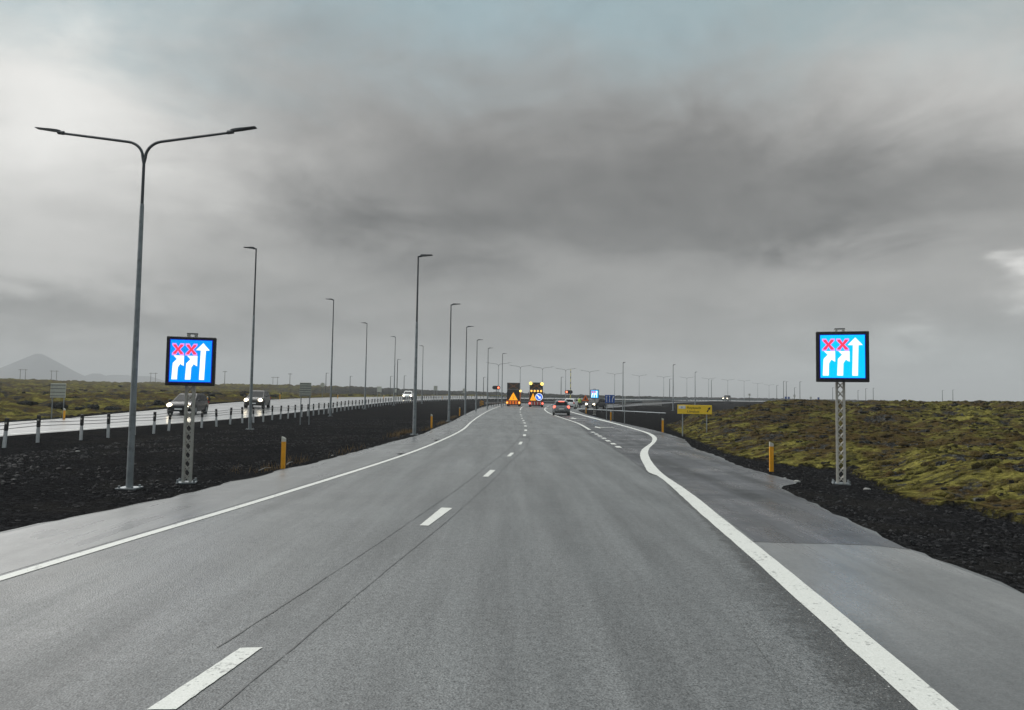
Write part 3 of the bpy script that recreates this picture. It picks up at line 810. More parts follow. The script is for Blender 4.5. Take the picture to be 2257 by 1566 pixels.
strip('edge_line', sj(near_smooth(resamp(a8, 330)), .006), sj(near_smooth(resamp(b8, 330)), .004), Z2, M_paint, road)
for qd in T['dash_q']:
    sheet('lane_dash', jag(qd, .003, .05), Z2, M_paint, road)
dc = [Vector((*p, 0)) for p in T['dash_c']]
for i, p in enumerate(dc):
    t = (dc[min(i + 1, len(dc) - 1)] - dc[max(i - 1, 0)]).normalized(); n_ = Vector((-t.y, t.x, 0)) * .07
    sheet('lane_dash', [(p + t * .8 + n_)[:2], (p + t * .8 - n_)[:2], (p - t * .8 - n_)[:2], (p - t * .8 + n_)[:2]], Z2, M_paint, road)
line('lane_line', spline(T['line_mid'], 1), .14, Z2, M_paint, road)
line('gore_line', spline(T['gore'], .8), .17, Z2, M_paint, road)
line('gore_line', spline(T['gore2'], .8), .15, Z2, M_paint, road)
gd = [Vector((*p, 0)) for p in T['gore_dash']]
for i, p in enumerate(gd):
    t = (gd[min(i + 1, len(gd) - 1)] - gd[max(i - 1, 0)]).normalized(); n_ = Vector((-t.y, t.x, 0)) * .10
    sheet('exit_dash', [(p + t * .42 + n_)[:2], (p + t * .42 - n_)[:2], (p - t * .42 - n_)[:2], (p - t * .42 + n_)[:2]], Z2 + .004, M_paint, road)
for (x, y), L in zip(T['arrows'], (1., 1.5)):
    pts = [(-1.0 * L * .55, .0), (-.35, 1.3 * L), (-.28, .35), (.62, .25), (.62, -.05), (-.3, -.2), (-.35, -1.2 * L)]
    sheet('lane_arrow', [(x + a, y + b * 1.15) for a, b in pts], Z2 + .004, M_paint, road)

def resamp3(P, n):
    d = [0.]
    for a, b in zip(P, P[1:]): d.append(d[-1] + (b - a).length)
    return [tuple(float(np.interp(t, d, [p[k] for p in P])) for k in range(3)) for t in np.linspace(0, d[-1], n)]


# both sides of the far road, paired by the anchor points they were measured at
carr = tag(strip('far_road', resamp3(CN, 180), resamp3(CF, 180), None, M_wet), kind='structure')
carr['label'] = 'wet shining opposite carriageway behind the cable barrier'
line('edge_line', [tuple(p) for p in offset(CN, .45)], .12, None, M_paint, carr)
line('edge_line', [(p[0], p[1], p[2] + .0) for p in offset(CF, -.45)], .12, None, M_paint, carr)
for o in carr.children: o.location.z = .02
ramp = tag(strip('side_road', RN, RF, None, M_dark, None, .03), kind='structure')
ramp['label'] = 'narrow side road joining from behind the guard rails on the right'
# ------------------------------------------------------------------ loose lava stones and dry grass
def lumps(n, xr, yr, test, smin, smax, seed, cmax, coarse=None):
    r = np.random.default_rng(seed)
    ico = bmesh.new(); bmesh.ops.create_icosphere(ico, subdivisions=1, radius=1.)
    iv = np.array([v.co[:] for v in ico.verts]); if_ = [tuple(v.index for v in f.verts) for f in ico.faces]; ico.free()
    x = r.uniform(*xr, n * 6); y = yr[0] + (yr[1] - yr[0]) * r.uniform(0, 1, n * 6) ** 1.7
    k = test(x, y); x, y = x[k][:n], y[k][:n]
    z = ground_z(x, y, False)
    s = smin + (smax - smin) * r.power(.16, len(x)); s = np.minimum(s, cmax)
    if coarse is not None:
        s = np.where(coarse(x, y), s, np.minimum(s, .038))
    mb = MB()
    for i in range(len(x)):
        sc = s[i] * r.uniform(.6, 1.2, 3) * np.array([1, 1, .7]); a = r.uniform(0, 6.28)
        w = iv * (1 + r.uniform(-.28, .28, (len(iv), 1))) * sc
        c, d = math.cos(a), math.sin(a)
        mb.add([(x[i] + p[0] * c - p[1] * d, y[i] + p[0] * d + p[1] * c, z[i] + p[2] + sc[2] * .25) for p in w], if_)
    return mb


med = lambda x, y: ~inside(x, y, PAVE) & (edge_dist(x, y, PAVE) > .12) & (x > -14.5 + .0 * y) & (x < -3)
med2 = lambda x, y: med(x, y) & (fbm(x * .55, y * .55, 51, 4) + .16 * np.random.default_rng(1).uniform(-1, 1, x.shape) > -.02)
o = lumps(15000, (-15, -3.5), (5, 55), med2, .007, .075, 3, .085, lambda x, y: (x < -7.6 - .12 * y + 1.5 * fbm(x * .7, y * .7, 57, 3)) & (y < 27)).build('gravel', M_stone)
tag(o, 'loose black lava stones strewn over the verge between the roads', 'gravel', kind='stuff')
ver = lambda x, y: ~inside(x, y, PAVE) & (edge_dist(x, y, PAVE) > .1) & ~inside(x, y, MOSS_R)
o = lumps(5000, (4, 11.5), (6, 34), ver, .006, .042, 5, .05).build('gravel', M_stone)
tag(o, 'loose black gravel on the verge below the mossy lava', 'gravel', kind='stuff')

edge = lambda x, y: inside(x, y, PAVE) & (edge_dist(x, y, PAVE) < .5 * np.abs(fbm(x * .9, y * .9, 13, 3)) * 2 * np.random.default_rng(6).random(x.shape) ** 2 + .03)
mbg = lumps(4500, (-7, -3.5), (8.5, 40), edge, .005, .026, 8, .03); mbr = lumps(4500, (4.6, 7.6), (6, 30), edge, .005, .026, 9, .03)
mbg.add(mbr.v, mbr.f)
tag(mbg.build('gravel', M_stone), 'grit spilt from the gravel onto both tarmac edges', 'gravel', kind='stuff')


def rubble(n, test, ext, smin, smax, seed, label, nm='lava_rocks', cat='rocks', sub=2, clump=-.02, mossy=.3):
    r = np.random.default_rng(seed)
    ico = bmesh.new(); bmesh.ops.create_icosphere(ico, subdivisions=sub, radius=1.)
    iv = np.array([v.co[:] for v in ico.verts]); fi = np.array([[v.index for v in f.verts] for f in ico.faces]); ico.free()
    x = r.uniform(ext[0], ext[1], n * 8); y = ext[2] + (ext[3] - ext[2]) * r.uniform(0, 1, n * 8) ** 1.4
    k = test(x, y) & (fbm(x / 7, y / 7, 17, 3) > clump); x, y = x[k][:n], y[k][:n]; z = ground_z(x, y)
    s = (smin + (smax - smin) * r.power(.35, len(x)))
    V3 = []; m_ = len(iv)
    for i in range(len(x)):
        sc = s[i] * np.array([r.uniform(.8, 1.7), r.uniform(.6, 1.1), r.uniform(.45, .85)]); a = r.uniform(-.5, .5); o_ = r.uniform(0, 99)
        d_ = 1 + .75 * fbm(iv[:, 0] * 1.3 + o_, iv[:, 1] * 1.3 + iv[:, 2] * 2.1 + o_, 3, 3)
        w = iv * d_[:, None] * sc; c, d = math.cos(a), math.sin(a)
        V3.append(np.stack([x[i] + w[:, 0] * c - w[:, 1] * d, y[i] + w[:, 0] * d + w[:, 1] * c, z[i] + w[:, 2] - .12 * sc[2]], -1))
    co = np.concatenate(V3); fa = np.concatenate([fi + m_ * i for i in range(len(x))])
    me = bpy.data.meshes.new(nm); me.vertices.add(len(co)); me.vertices.foreach_set('co', co.astype(np.float32).ravel())
    nf = len(fa); me.loops.add(nf * 3); me.loops.foreach_set('vertex_index', fa.astype(np.int32).ravel())
    me.polygons.add(nf); me.polygons.foreach_set('loop_start', np.arange(0, nf * 3, 3, dtype=np.int32)); me.update(calc_edges=True)
    at = me.attributes.new('moss', 'FLOAT', 'POINT'); at.data.foreach_set('value', np.full(len(co), 3., np.float32))
    at = me.attributes.new('bare_shade', 'FLOAT', 'POINT'); at.data.foreach_set('value', np.repeat(np.where(r.random(len(x)) < mossy, -.85, 0.), m_).astype(np.float32))
    me.materials.append(M_ground)
    o = bpy.data.objects.new(nm, me); COL.objects.link(o)
    tag(o, label, cat, kind='stuff')


rubble(2200, lambda x, y: inside(x, y, MOSS_R) & (edge_dist(x, y, MOSS_R) > .5), (7, 60, 10, 75), .07, .26, 21, 'rough lava lumps capped with moss on the slope right of the road')
rubble(2200, lambda x, y: inside(x, y, MOSS_L) & (edge_dist(x, y, MOSS_L) > 1.5), (-150, -28, 28, 190), .15, .65, 22, 'rough lava lumps capped with moss beyond the wet carriageway')

rubble(16000, lambda x, y: inside(x, y, MOSS_R) & (edge_dist(x, y, MOSS_R) > .1), (7, 46, 11, 56), .05, .17, 23, 'small cushions of moss covering the slope right of the road', 'moss', 'moss', 1, -.6, .86)

for k, lb in enumerate(['thin pale stick lying in the gravel left of the nearest yellow guide post', 'thin pale stick lying in the gravel right of the nearest yellow guide post']):
    A_, B_ = T['sticks'][k]
    o = MB().path([(0, 0, 0), ((B_[0] - A_[0]) * .5, (B_[1] - A_[1]) * .5, .03), (B_[0] - A_[0], B_[1] - A_[1], .012)], [.010, .012, .008], 6).build('stick', M_pale); o.location = (A_[0], A_[1], gz(*A_) + .02)
    tag(o, lb, 'stick', 'pale sticks in the gravel')

r_ = random.Random(4)
mb = MB()
for (tx, ty, tz), n, sp in zip(T['tufts'], (60, 26, 200, 110, 130, 120, 90, 70, 50), (.35, .3, 1.1, .9, 1.6, 2.0, 1.2, .9, .5)):
    for i in range(n):
        x, y = tx + r_.gauss(0, .16), ty + r_.gauss(0, sp); h = r_.uniform(.08, .26); a = r_.uniform(0, 6.28); w = .006 + .00016 * ty
        lx, ly = r_.gauss(0, .07), r_.gauss(0, .07)
        mb.add([(x - w * math.cos(a), y - w * math.sin(a), tz - .05), (x + w * math.cos(a), y + w * math.sin(a), tz - .05), (x + lx, y + ly, tz + h)], [(0, 1, 2)])
tag(mb.build('dry_grass', M_grassd), 'tufts of dry orange grass along the left gravel edge', 'grass', kind='stuff')

stone_labels = ['pale stone beside the tarmac tongue near the right yellow post', 'larger pale stone at the tip of the tarmac tongue', 'small pale stone closest to the base of the right yellow post',
                'flat pale stone on the gravel right of the right screen mast', 'bright stone on the black gravel left of the double street lamp', 'pebble at the foot of the right yellow post', 'white pebble at the tarmac edge beyond the left yellow post']
for k, (p, lb) in enumerate(zip(T['stones'], stone_labels)):
    rr = random.Random(k); sz = (.05, .075, .04, .07, .06, .03, .04)[k]
    bm = bmesh.new(); bmesh.ops.create_icosphere(bm, subdivisions=2, radius=sz)
    for v in bm.verts:
        v.co *= 1 + rr.uniform(-.16, .16); v.co.z *= .45
    me = bpy.data.meshes.new('stone'); bm.to_mesh(me); bm.free(); me.materials.append(M_pale)
    o = bpy.data.objects.new('stone', me); COL.objects.link(o); o.location = (p[0], p[1], gz(p[0], p[1]) + sz * .15)
    tag(o, lb, 'stone', 'pale stones on the black gravel')

# ------------------------------------------------------------------ far mountains
def mountain(loc, R_, h, label, seed, ridge=.0, flat=.06):
    vs = [(0, 0, h)]; fs = []; n = 64; rings = 26
    for j in range(1, rings + 1):
        t = j / rings
        for k in range(n):
            a = 2 * math.pi * k / n
            nx = float(fbm(np.array([math.cos(a) * 2.2 + seed]), np.array([math.sin(a) * 2.2 + t * 2]), seed, 4)[0])
            rr = R_ * t * (1 + .22 * nx)
            z = h * (max(0, 1 - t) ** 1.0 * (1 - flat) + flat * (1 - t) ** 3) if t > .1 else h * (1 - .55 * t * (1 - flat) * (t / .1) ** .6 - .2 * t)
            zz = h * (1 - min(1, t)) ** 1.16
            z = zz - (0 if flat < .06 else 1) * h * flat * max(0, 1 - t / .09) ** 1.5 * .9
            vs.append((rr * math.cos(a) * (1 + ridge), rr * math.sin(a), z + .05 * h * nx * (1 - t) * min(1, t * 5)))
    vs[0] = (0, 0, max(v[2] for v in vs[1:1 + n]) + .002 * h)
    fs = [(0, 1 + k, 1 + (k + 1) % n) for k in range(n)]
    fs += [(1 + j * n + k, 1 + (j + 1) * n + k, 1 + (j + 1) * n + (k + 1) % n, 1 + j * n + (k + 1) % n) for j in range(rings - 1) for k in range(n)]
    o = MB().add(vs, fs).build('mountain', M_rockm, None, True); o.location = loc
    return tag(o, label, 'mountain', 'hazy mountains on the left skyline', 'structure')


labs = ['steep cone-shaped mountain in haze at the left end of the skyline', 'low hazy hill right of the cone mountain', 'broad faint ridge behind the low hazy hill', 'faintest low rise near the double street lamp pole', 'mountain flank beyond the left frame edge']
for k, p in enumerate(T['mount']):
    base = 0.
    h = p[2] - base
    if k == 4: continue
    mountain((p[0], p[1], base), (h * 2.15, h * 2.1, h * 3.2, h * 2.6)[k], h * (1.07 if k == 0 else 1), labs[k], 3 + k, (0, .2, .6, .5)[k], (.02, .2, .3, .3)[k])


# ------------------------------------------------------------------ street lamps
def base_plate(root, r=.18):
    b = MB().box((0, 0, .015), (r * 2, r * 2, .03))
    p = b.build('base_plate', M_galv, root)
    for sx_ in (-1, 1):
        for sy in (-1, 1):
            MB().tube((sx_ * r * .72, sy * r * .72, .03), (sx_ * r * .72, sy * r * .72, .07), .022, n=6).build('bolt', M_galv, p)


def luminaire(root, x0, z0, x1, z1, w=.20, hgt=.06):
    d = Vector((x1 - x0, 0, z1 - z0)); L = d.length; u = d / L; n = Vector((-u.z, 0, u.x))
    if n.z < 0: n = -n
    o = Vector((x0, 0, z0)); mb = MB(); prof = [(0, .5, 1.0), (.12, .7, 1.25), (.42, .9, 1.0), (.55, 1.0, .62), (.95, .95, .42), (1.0, .8, .3)]
    vs = []
    for t, ww, hh in prof:
        c = o + u * L * t
        for sy, sn in ((-1, -.35), (1, -.35), (1, .65), (-1, .65)):
            p = c + n * hgt * hh * sn + Vector((0, sy * w / 2 * ww, 0)); vs.append(p)
    fs = [(0, 1, 2, 3), tuple(range(20, 24))] + [(4 * i + k, 4 * i + (k + 1) % 4, 4 * i + 4 + (k + 1) % 4, 4 * i + 4 + k) for i in range(5) for k in range(4)]
    lum = mb.add(vs, fs).build('luminaire', M_galvd, root)
    MB().tube(o - u * .07 - n * .02, o + u * .05 - n * .02, .042, n=8).build('clamp', M_galvd, lum)


def double_lamp(loc, label, rz, sc=1.):
    t = thing('street_lamp', loc, label, 'street lamp', rz, 'double-arm street lamps', sc)
    base_plate(t)
    MB().path([(0, 0, 0), (0, 0, 2.6), (0, 0, 5.56), (0, 0, 5.62)], [.065, .054, .040, .035], 14).build('lower_pole', M_galv, t, True)
    MB().tube((0, 0, 5.56), (0, 0, 6.52), .030, .028, 12).build('upper_pole', M_galvd, t, True)
    for s in (-1, 1):
        pts = [(0, 0, 6.44), (s * .025, 0, 6.55)] + [(s * (.025 + .36 * (1 - math.cos(a))), 0, 6.55 + .33 * math.sin(a)) for a in np.linspace(.25, 1.42, 7)] + [(s * 1.05, 0, 6.97), (s * 1.75, 0, 7.06)]
        MB().path(pts, [.03] * 2 + [.029] * 7 + [.027, .025], 8).build('lamp_arm', M_galvd, t, True)
        luminaire(t, s * 1.75, 7.09, s * 2.26, 7.16, .13, .034)
    return t


x, y, z = T['lamp0']
L0 = double_lamp((x, y, gz(x, y)), 'tall grey double-arm street lamp rising from the gravel beside the left screen', R(-3))
names = ['first', 'second', 'third', 'fourth', 'fifth', 'sixth', 'seventh', 'eighth', 'ninth', 'tenth', 'eleventh', 'twelfth', 'thirteenth', 'fourteenth', 'fifteenth']
dl = ['faint double-arm street lamp just above the left red signal', 'faint double-arm street lamp behind the gap between the two warning trucks', 'faint double-arm street lamp directly above the truck with the blue disc',
      'faint double-arm street lamp whose arm crosses the top of the striped boom', 'faint double-arm street lamp left of the far lit screen', 'faint double-arm street lamp above the blue lane sign',
      'faint double-arm street lamp right of the dark single pole by the blue lane sign', 'faint double-arm street lamp left of the tall pole behind the yellow direction sign', 'faint double-arm street lamp between the two tall poles over the yellow sign',
      'faint double-arm street lamp right of the tall poles over the yellow sign', 'faint double-arm street lamp standing over the far vehicle with lit headlights', 'faint double-arm street lamp next right of the far vehicle with lit headlights',
      'faint double-arm street lamp last but one of the long far row', 'faint double-arm street lamp at the far right end of the long row']
for p, lb in zip(T['doubles'], dl):
    g_ = gz(p[0], p[1])
    dup(L0, (p[0], p[1], g_), lb, R(-12 if p[0] < 30 else -25), (p[2] - g_) / 7.18)


def single_lamp(loc, h, side, label, rz, group):
    t = thing('street_lamp', loc, label, 'street lamp', rz, group)
    base_plate(t, .17)
    MB().path([(0, 0, 0), (0, 0, h * .62), (0, 0, h * .63)], [.085, .060, .05], 12).build('lower_pole', M_galv, t, True)
    MB().tube((0, 0, h * .62), (0, 0, h), .046, .036, 10).build('upper_pole', M_galvd, t, True)
    MB().path([(0, 0, h - .12), (side * .02, 0, h - .02), (side * .16, 0, h + .01)], .034, 8).build('bracket', M_galvd, t, True)
    luminaire(t, side * .10, h + .01, side * .66, h + .045, .22, .07)
    return t


ordn = ['nearest', 'second nearest', 'third nearest', 'fourth nearest', 'fifth nearest', 'sixth nearest']
where = ['in front of the second oncoming car', 'rising beside the median sign shown from behind', 'standing well left of the white oncoming car', 'standing just left of the white oncoming car', 'half hidden behind the taller near lamp row']
for i, (p, h) in enumerate(zip(T['row_left'], T['row_left_h'])):
    g_ = gz(p[0], p[1])
    single_lamp((p[0], p[1], g_), h + p[2] - g_, -1, 'lamp with one arm to the left, ' + where[i], R(-2), 'street lamps along the far carriageway')
where = ['nearest of its row, among dry grass', 'second of its row, behind two yellow posts', 'third of its row along the left tarmac edge', 'fourth of its row, before the striped rail end', 'fifth of its row, behind the guard rail', 'sixth and farthest of its row']
for i, (p, h) in enumerate(zip(T['row_right'], T['row_right_h'])):
    g_ = gz(p[0], p[1])
    single_lamp((p[0], p[1], g_), h + p[2] - g_, 1, 'lamp with one arm to the right, ' + where[i], R(-4), 'street lamps along the near carriageway')
where = ['dark single street lamp rising right of the blue lane sign', 'dark single street lamp rising left behind the yellow direction sign', 'dark single street lamp rising behind the middle of the yellow sign']
for i, (p, h) in enumerate(zip(T['tall'], T['tall_h'])):
    g_ = gz(p[0], p[1])
    single_lamp((p[0], p[1], g_), h + p[2] - g_, 1, where[i], R(-75), 'single poles on the right')


def thin_pole(p, label, wood=False):
    g_ = gz(p[0], p[1]); h = p[2] - g_
    t = thing('utility_pole' if wood else 'street_lamp', (p[0], p[1], g_), label, 'utility pole' if wood else 'street lamp', 0, 'power poles on the moor' if wood else 'far lamp poles on the skyline')
    MB().tube((0, 0, -.2), (0, 0, h), .13, .09, 8).build('pole', M_wood if wood else M_galvd, t, True)
    if wood:
        MB().box((0, 0, h - .35), (1.8, .14, .16)).build('crossarm', M_wood, t)
    else:
        luminaire(t, .0, h, .9, h + .03, .3, .1)
    return t


tl = ['thin pole directly right of the third oncoming-side street lamp', 'thin pole right of the round blue back-turned sign', 'thin pole left of the third far lamp', 'thin far pole left of the fourth single-arm lamp', 'thin far pole right of the fourth single-arm lamp',
      'short thin pole left of the left red signal', 'thin short pole left of the striped boom', 'short faint pole left of the tall poles over the yellow sign', 'short faint pole next to the second lamp right of the yellow sign',
      'thin pole left of the paired blue signs', 'taller thin pole over the paired blue signs', 'darker taller thin pole right over the paired blue signs', 'short thin pole right of the paired blue signs', 'tall thin pole closest left of the right screen mast',
      'thin pole seen below the right screen left of its mast', 'thin faint pole first right of the right screen', 'thin faint pole second right of the right screen', 'thin faint pole third right of the right screen',
      'left of two lone poles on the right skyline', 'right of two lone poles on the right skyline']
for p, lb in zip(T['thin'], tl):
    thin_pole(p, lb)
thin_pole(T['wood_poles'][0], 'power pole right of the left screen on the moor skyline', True)
thin_pole(T['wood_poles'][1], 'power pole left of the median sign back on the skyline', True)
pl = ['twin-legged power pylon in front of the left slope of the cone mountain', 'twin-legged power pylon in front of the right slope of the cone mountain', 'twin-legged power pylon between the double lamp and the left screen', 'twin-legged power pylon on the skyline left of the median sign']
for p, lb in zip(T['pylons'], pl):
    g_ = gz(p[0], p[1]); h = p[2] - g_
    t = thing('power_pylon', (p[0], p[1], g_), lb, 'power pylon', 0, 'power pylons on the moor')
    for s in (-1, 1):
        MB().tube((s * 1.5, 0, -.3), (s * 1.5, 0, h), .16, .12, 8).build('leg', M_wood, t)
    MB().box((0, 0, h - .4), (5.2, .2, .22)).build('crossarm', M_wood, t)


# ------------------------------------------------------------------ lane-control screens on lattice masts
def led_sign(loc, label, rz, Wd, zb, zt, bg, mast=.24, dx=0.):
    t = thing('lane_control_sign', loc, label, 'electronic sign', rz, 'lit lane control screens')
    h = mast / 2 - .025; top = zt + .07
    for a in (-1, 1):
        for b in (-1, 1):
            MB().box((a * h, b * h, top / 2), (.044, .04, top)).build('mast_chord', M_alu, t)
    lat = MB(); n = int(zb / (mast * .95))
    for fx_, fy_, ux, uy in ((0, -1, 1, 0), (0, 1, 1, 0), (-1, 0, 0, 1), (1, 0, 0, 1)):
        for k in range(n):
            z0, z1 = zb * k / n + .03, zb * (k + 1) / n + .02; s = 1 if k % 2 else -1
            a = (fx_ * h - ux * h * s, fy_ * h - uy * h * s, z0); b = (fx_ * h + ux * h * s, fy_ * h + uy * h * s, z1)
            lat.tube(a, b, .010, n=5)
            lat.tube((b[0], b[1], z0), (a[0], a[1], z1), .010, n=5)
    tag(lat.build('lattice', M_alu, t), kind='stuff')
    bp = MB().box((0, 0, .012), (mast + .18, mast + .16, .024)).build('base_plate', M_galv, t)
    for a in (-1, 1):
        for b in (-1, 1):
            MB().tube((a * (mast / 2 + .06), b * (mast / 2 + .05), .0), (a * (mast / 2 + .06), b * (mast / 2 + .05), .085), .022, n=6).build('bolt', M_galv, bp)
    MB().box((0, 0, top + .012), (mast + .02, .06, .024)).build('mast_cap', M_galvd, t)
    cab = MB().box((dx, -h - .13, (zb + zt) / 2), (Wd, .16, zt - zb), bev=.012).build('cabinet', M_black, t)
    H_ = zt - zb; m = .082 * Wd; yf = -h - .21
    scr_w = Wd - 2 * m; x0, zt0 = dx - scr_w / 2, zt - m * .95; scr_h = H_ - m * 2.0
    MB().box((dx, yf - .004, zt0 - scr_h / 2), (scr_w + .03, .008, scr_h + .03)).build('screen_rim', M_scr_e, t)
    scr = MB().box((dx, yf - .010, zt0 - scr_h / 2), (scr_w, .006, scr_h)).build('screen', bg, t)
    P = lambda L: [(x0 + u * scr_w, zt0 - v * scr_h) for u, v in L]
    def shape(nm, poly, m_, d=.004):
        mb = MB(); pp = P(poly); n_ = len(pp)
        bm = bmesh.new(); vs = [bm.verts.new((a, yf - .013 - d, b)) for a, b in pp]; bm.faces.new(vs)
        r = bmesh.ops.extrude_face_region(bm, geom=bm.faces[:]); bmesh.ops.translate(bm, verts=[v for v in r['geom'] if isinstance(v, bmesh.types.BMVert)], vec=(0, d, 0))
        bmesh.ops.recalc_face_normals(bm, faces=bm.faces); bmesh.ops.triangulate(bm, faces=bm.faces)
        me = bpy.data.meshes.new(nm); bm.to_mesh(me); bm.free(); me.materials.append(m_)
        o_ = bpy.data.objects.new(nm, me); COL.objects.link(o_); o_.parent = scr
    bent = [(.05, .95), (.185, .95), (.195, .66), (.25, .575), (.285, .60), (.335, .625), (.335, .375), (.08, .375), (.165, .46), (.07, .56)]
    shape('bent_arrow', bent, M_scr_w); shape('bent_arrow', [(u + .325, v) for u, v in bent], M_scr_w)
    shape('straight_arrow', [(.715, .95), (.84, .95), (.86, .24), (.955, .235), (.79, .06), (.615, .235), (.735, .24)], M_scr_w)
    def cross(cx, s, k):
        # arms of the X as one outline
        a, b = s, s * k
        return [(cx - a, .225 - a), (cx - a + b * 1.7, .225 - a), (cx, .225 - b), (cx + a - b * 1.7, .225 - a), (cx + a, .225 - a), (cx + a, .225 - a + b * .9), (cx + b, .225), (cx + a, .225 + a - b * .9), (cx + a, .225 + a),
                (cx + a - b * 1.7, .225 + a), (cx, .225 + b), (cx - a + b * 1.7, .225 + a), (cx - a, .225 + a), (cx - a, .225 + a - b * .9), (cx - b, .225), (cx - a, .225 - a + b * .9)]
    for cx in (.185, .505):
        shape('cross_rim', cross(cx, .145, .38), M_scr_p, .002)
        shape('red_cross', cross(cx, .115, .30), M_scr_r, .004)
    return t


p = T['led_l']; g_ = gz(p[0], p[1])
led_sign((p[0], p[1], g_), 'deep blue lane screen on a lattice mast beside the near double-arm lamp', R(17), .93, 1.945 - g_, 2.945 - g_, M_scr_b, .19, .02)
p = T['led_r']; g_ = gz(p[0], p[1])
led_sign((p[0], p[1], g_), 'cyan lane screen on a lattice mast on gravel below the mossy lava', R(-20), 1.10, 2.27 - g_, 3.42 - g_, M_scr_c, .20, .03)
p = T['led_f']; g_ = gz(p[0], p[1])
led_sign((p[0], p[1], g_), 'small far electronic lane sign on a mast right of the exit lane', R(-6), .88, 1.66 - g_, 2.58 - g_, M_scr_c, .2)


# ------------------------------------------------------------------ cable barrier
bp = [(-16.5, -8, 0), (-16.5, 18, 0)] + [tuple(q_) for q_ in T['bar']] + [(-16.2, 46, 0), (-16.4, 60, 0), (-16.8, 76, 0), (-16.8, 93, 0), (-16.3, 112, 0), (-15.3, 133, 0), (-12.9, 158.5, 0), (-7.4, 179, 0), (1.2, 192.5, 0), (16.5, 206.5, 0), (41, 218.5, 0)]
SPB = spline(bp, .6)
d_ = [0.]
for a, b in zip(SPB, SPB[1:]): d_.append(d_[-1] + (b - a).length)
ts = np.arange(.9, d_[-1], 1.83)
bx = np.interp(ts, d_, [q_.x for q_ in SPB]); by = np.interp(ts, d_, [q_.y for q_ in SPB]); bz = ground_z(bx, by)
keep = by > 8
bx, by, bz = bx[keep], by[keep], bz[keep]
barrier = thing('cable_barrier', (float(bx[0]), float(by[0]), float(bz[0])), 'long cable barrier of grey posts with black tops along the wet far carriageway', 'barrier')
ox, oy, oz = barrier.location
pm = MB().box((0, 0, .24), (.098, .06, .60), bev=.012).build('post', M_post, barrier); pm.location = (0, 0, 0)
cm = MB().box((0, 0, .74), (.105, .066, .40), bev=.014).build('post_sleeve', M_postcap, pm)
rm = MB().box((0, -.036, .80), (.06, .006, .06)).build('reflector', M_refl, pm)
tm = MB().box((0, 0, .955), (.118, .078, .03), bev=.008).build('post_cap', M_postcap, pm)
rb = random.Random(2)
for i in range(len(bx)):
    pz = pm if i == 0 else pm.copy()
    if i:
        COL.objects.link(pz); pz.parent = barrier
        for ch in (cm, rm, tm):
            if ch is rm and i > 40: continue
            c = ch.copy(); COL.objects.link(c); c.parent = pz
    pz.location = (bx[i] - ox, by[i] - oy, bz[i] - oz); pz.rotation_euler = (rb.gauss(0, .02), rb.gauss(0, .025), rb.gauss(0, .06))
for hgt in (.60, .72, .84):
    MB().path([(bx[i] - ox, by[i] - oy - .05, bz[i] - oz + hgt) for i in range(len(bx))], .011, 5).build('cable', M_galvd, barrier)


# ------------------------------------------------------------------ yellow guide posts
def guide(loc, label, h=.76):
    t = thing('guide_post', loc, label, 'guide post', 0, 'yellow guide posts')
    w = .052
    prof = [(-w, -.035), (w, -.035), (w * .8, .03), (-w * .8, .03)]
    vs = [(a, b, 0) for a, b in prof] + [(prof[0][0], prof[0][1], h * .86), (prof[1][0], prof[1][1], h * .86), (prof[2][0], prof[2][1], h * .86), (prof[3][0], prof[3][1], h * .86)]
    q4 = [(3, 2, 1, 0), (4, 5, 6, 7), (0, 1, 5, 4), (1, 2, 6, 5), (2, 3, 7, 6), (3, 0, 4, 7)]
    MB().add(vs, q4).build('post_body', M_yellow, t)
    vs = [(a, b, h * .86) for a, b in prof] + [(-w, -.035, h * 1.02), (w, -.035, h * .96), (w * .8, .03, h * .96), (-w * .8, .03, h * 1.02)]
    MB().add(vs, q4).build('reflector_cap', M_refl, t)
    return t


gl = dict(a='large yellow guide post on the left tarmac edge right of the deep blue screen', b='yellow guide post by the tarmac tongue left of the right screen', c='yellow guide post left of the yellow direction sign',
          d='yellow guide post right of the nearest lamp with dry grass', e='yellow guide post between the legs of the blue lane sign', f='yellow guide post standing before the third lamp of the near row', g='yellow guide post by the far sign back under the cone mountain',
          h='yellow guide post behind the dark grey car on the moor edge', i='yellow guide post on the moor edge right of the second oncoming car', j='yellow guide post on the moor edge right of the round sign', k='yellow guide post on the moor edge left of the white oncoming car',
          l='faint yellow guide post on the moor edge right of the white oncoming car', m='yellow guide post under the orange warning triangle')
g0 = None
for k, p in T['guide'].items():
    lz = gz(p[0], p[1]) if k in 'abcdefm' else p[2]
    lz = gz(p[0], p[1])
    if g0 is None:
        g0 = guide((p[0], p[1], lz), gl[k])
    else:
        dup(g0, (p[0], p[1], lz), gl[k], 0.)


# ------------------------------------------------------------------ roadside signs
def two_leg_sign(name, loc, label, cat, Wd, zb, zt, m, rz=0, leg_m=None, legs=(.38, .38), ribs=0, zg=(0, 0), group=None, leg_r=.03):
    t = thing(name, loc, label, cat, rz, group)
    for s, f, g2 in ((-1, legs[0], zg[0]), (1, legs[1], zg[1])):
        MB().tube((s * Wd * f, .05, g2 - .1), (s * Wd * f, .05, zt), leg_r, n=10).build('leg', leg_m or M_galv, t, True)
    pn = MB().box((0, 0, (zb + zt) / 2), (Wd, .03, zt - zb), bev=.006).build('sign_panel', m, t)
    for i in range(ribs):
        z = zb + (zt - zb) * (i + .5) / ribs
        MB().box((0, -.022, z), (Wd * .98, .018, .03)).build('panel_rib', M_galvd, pn)
    return t, pn


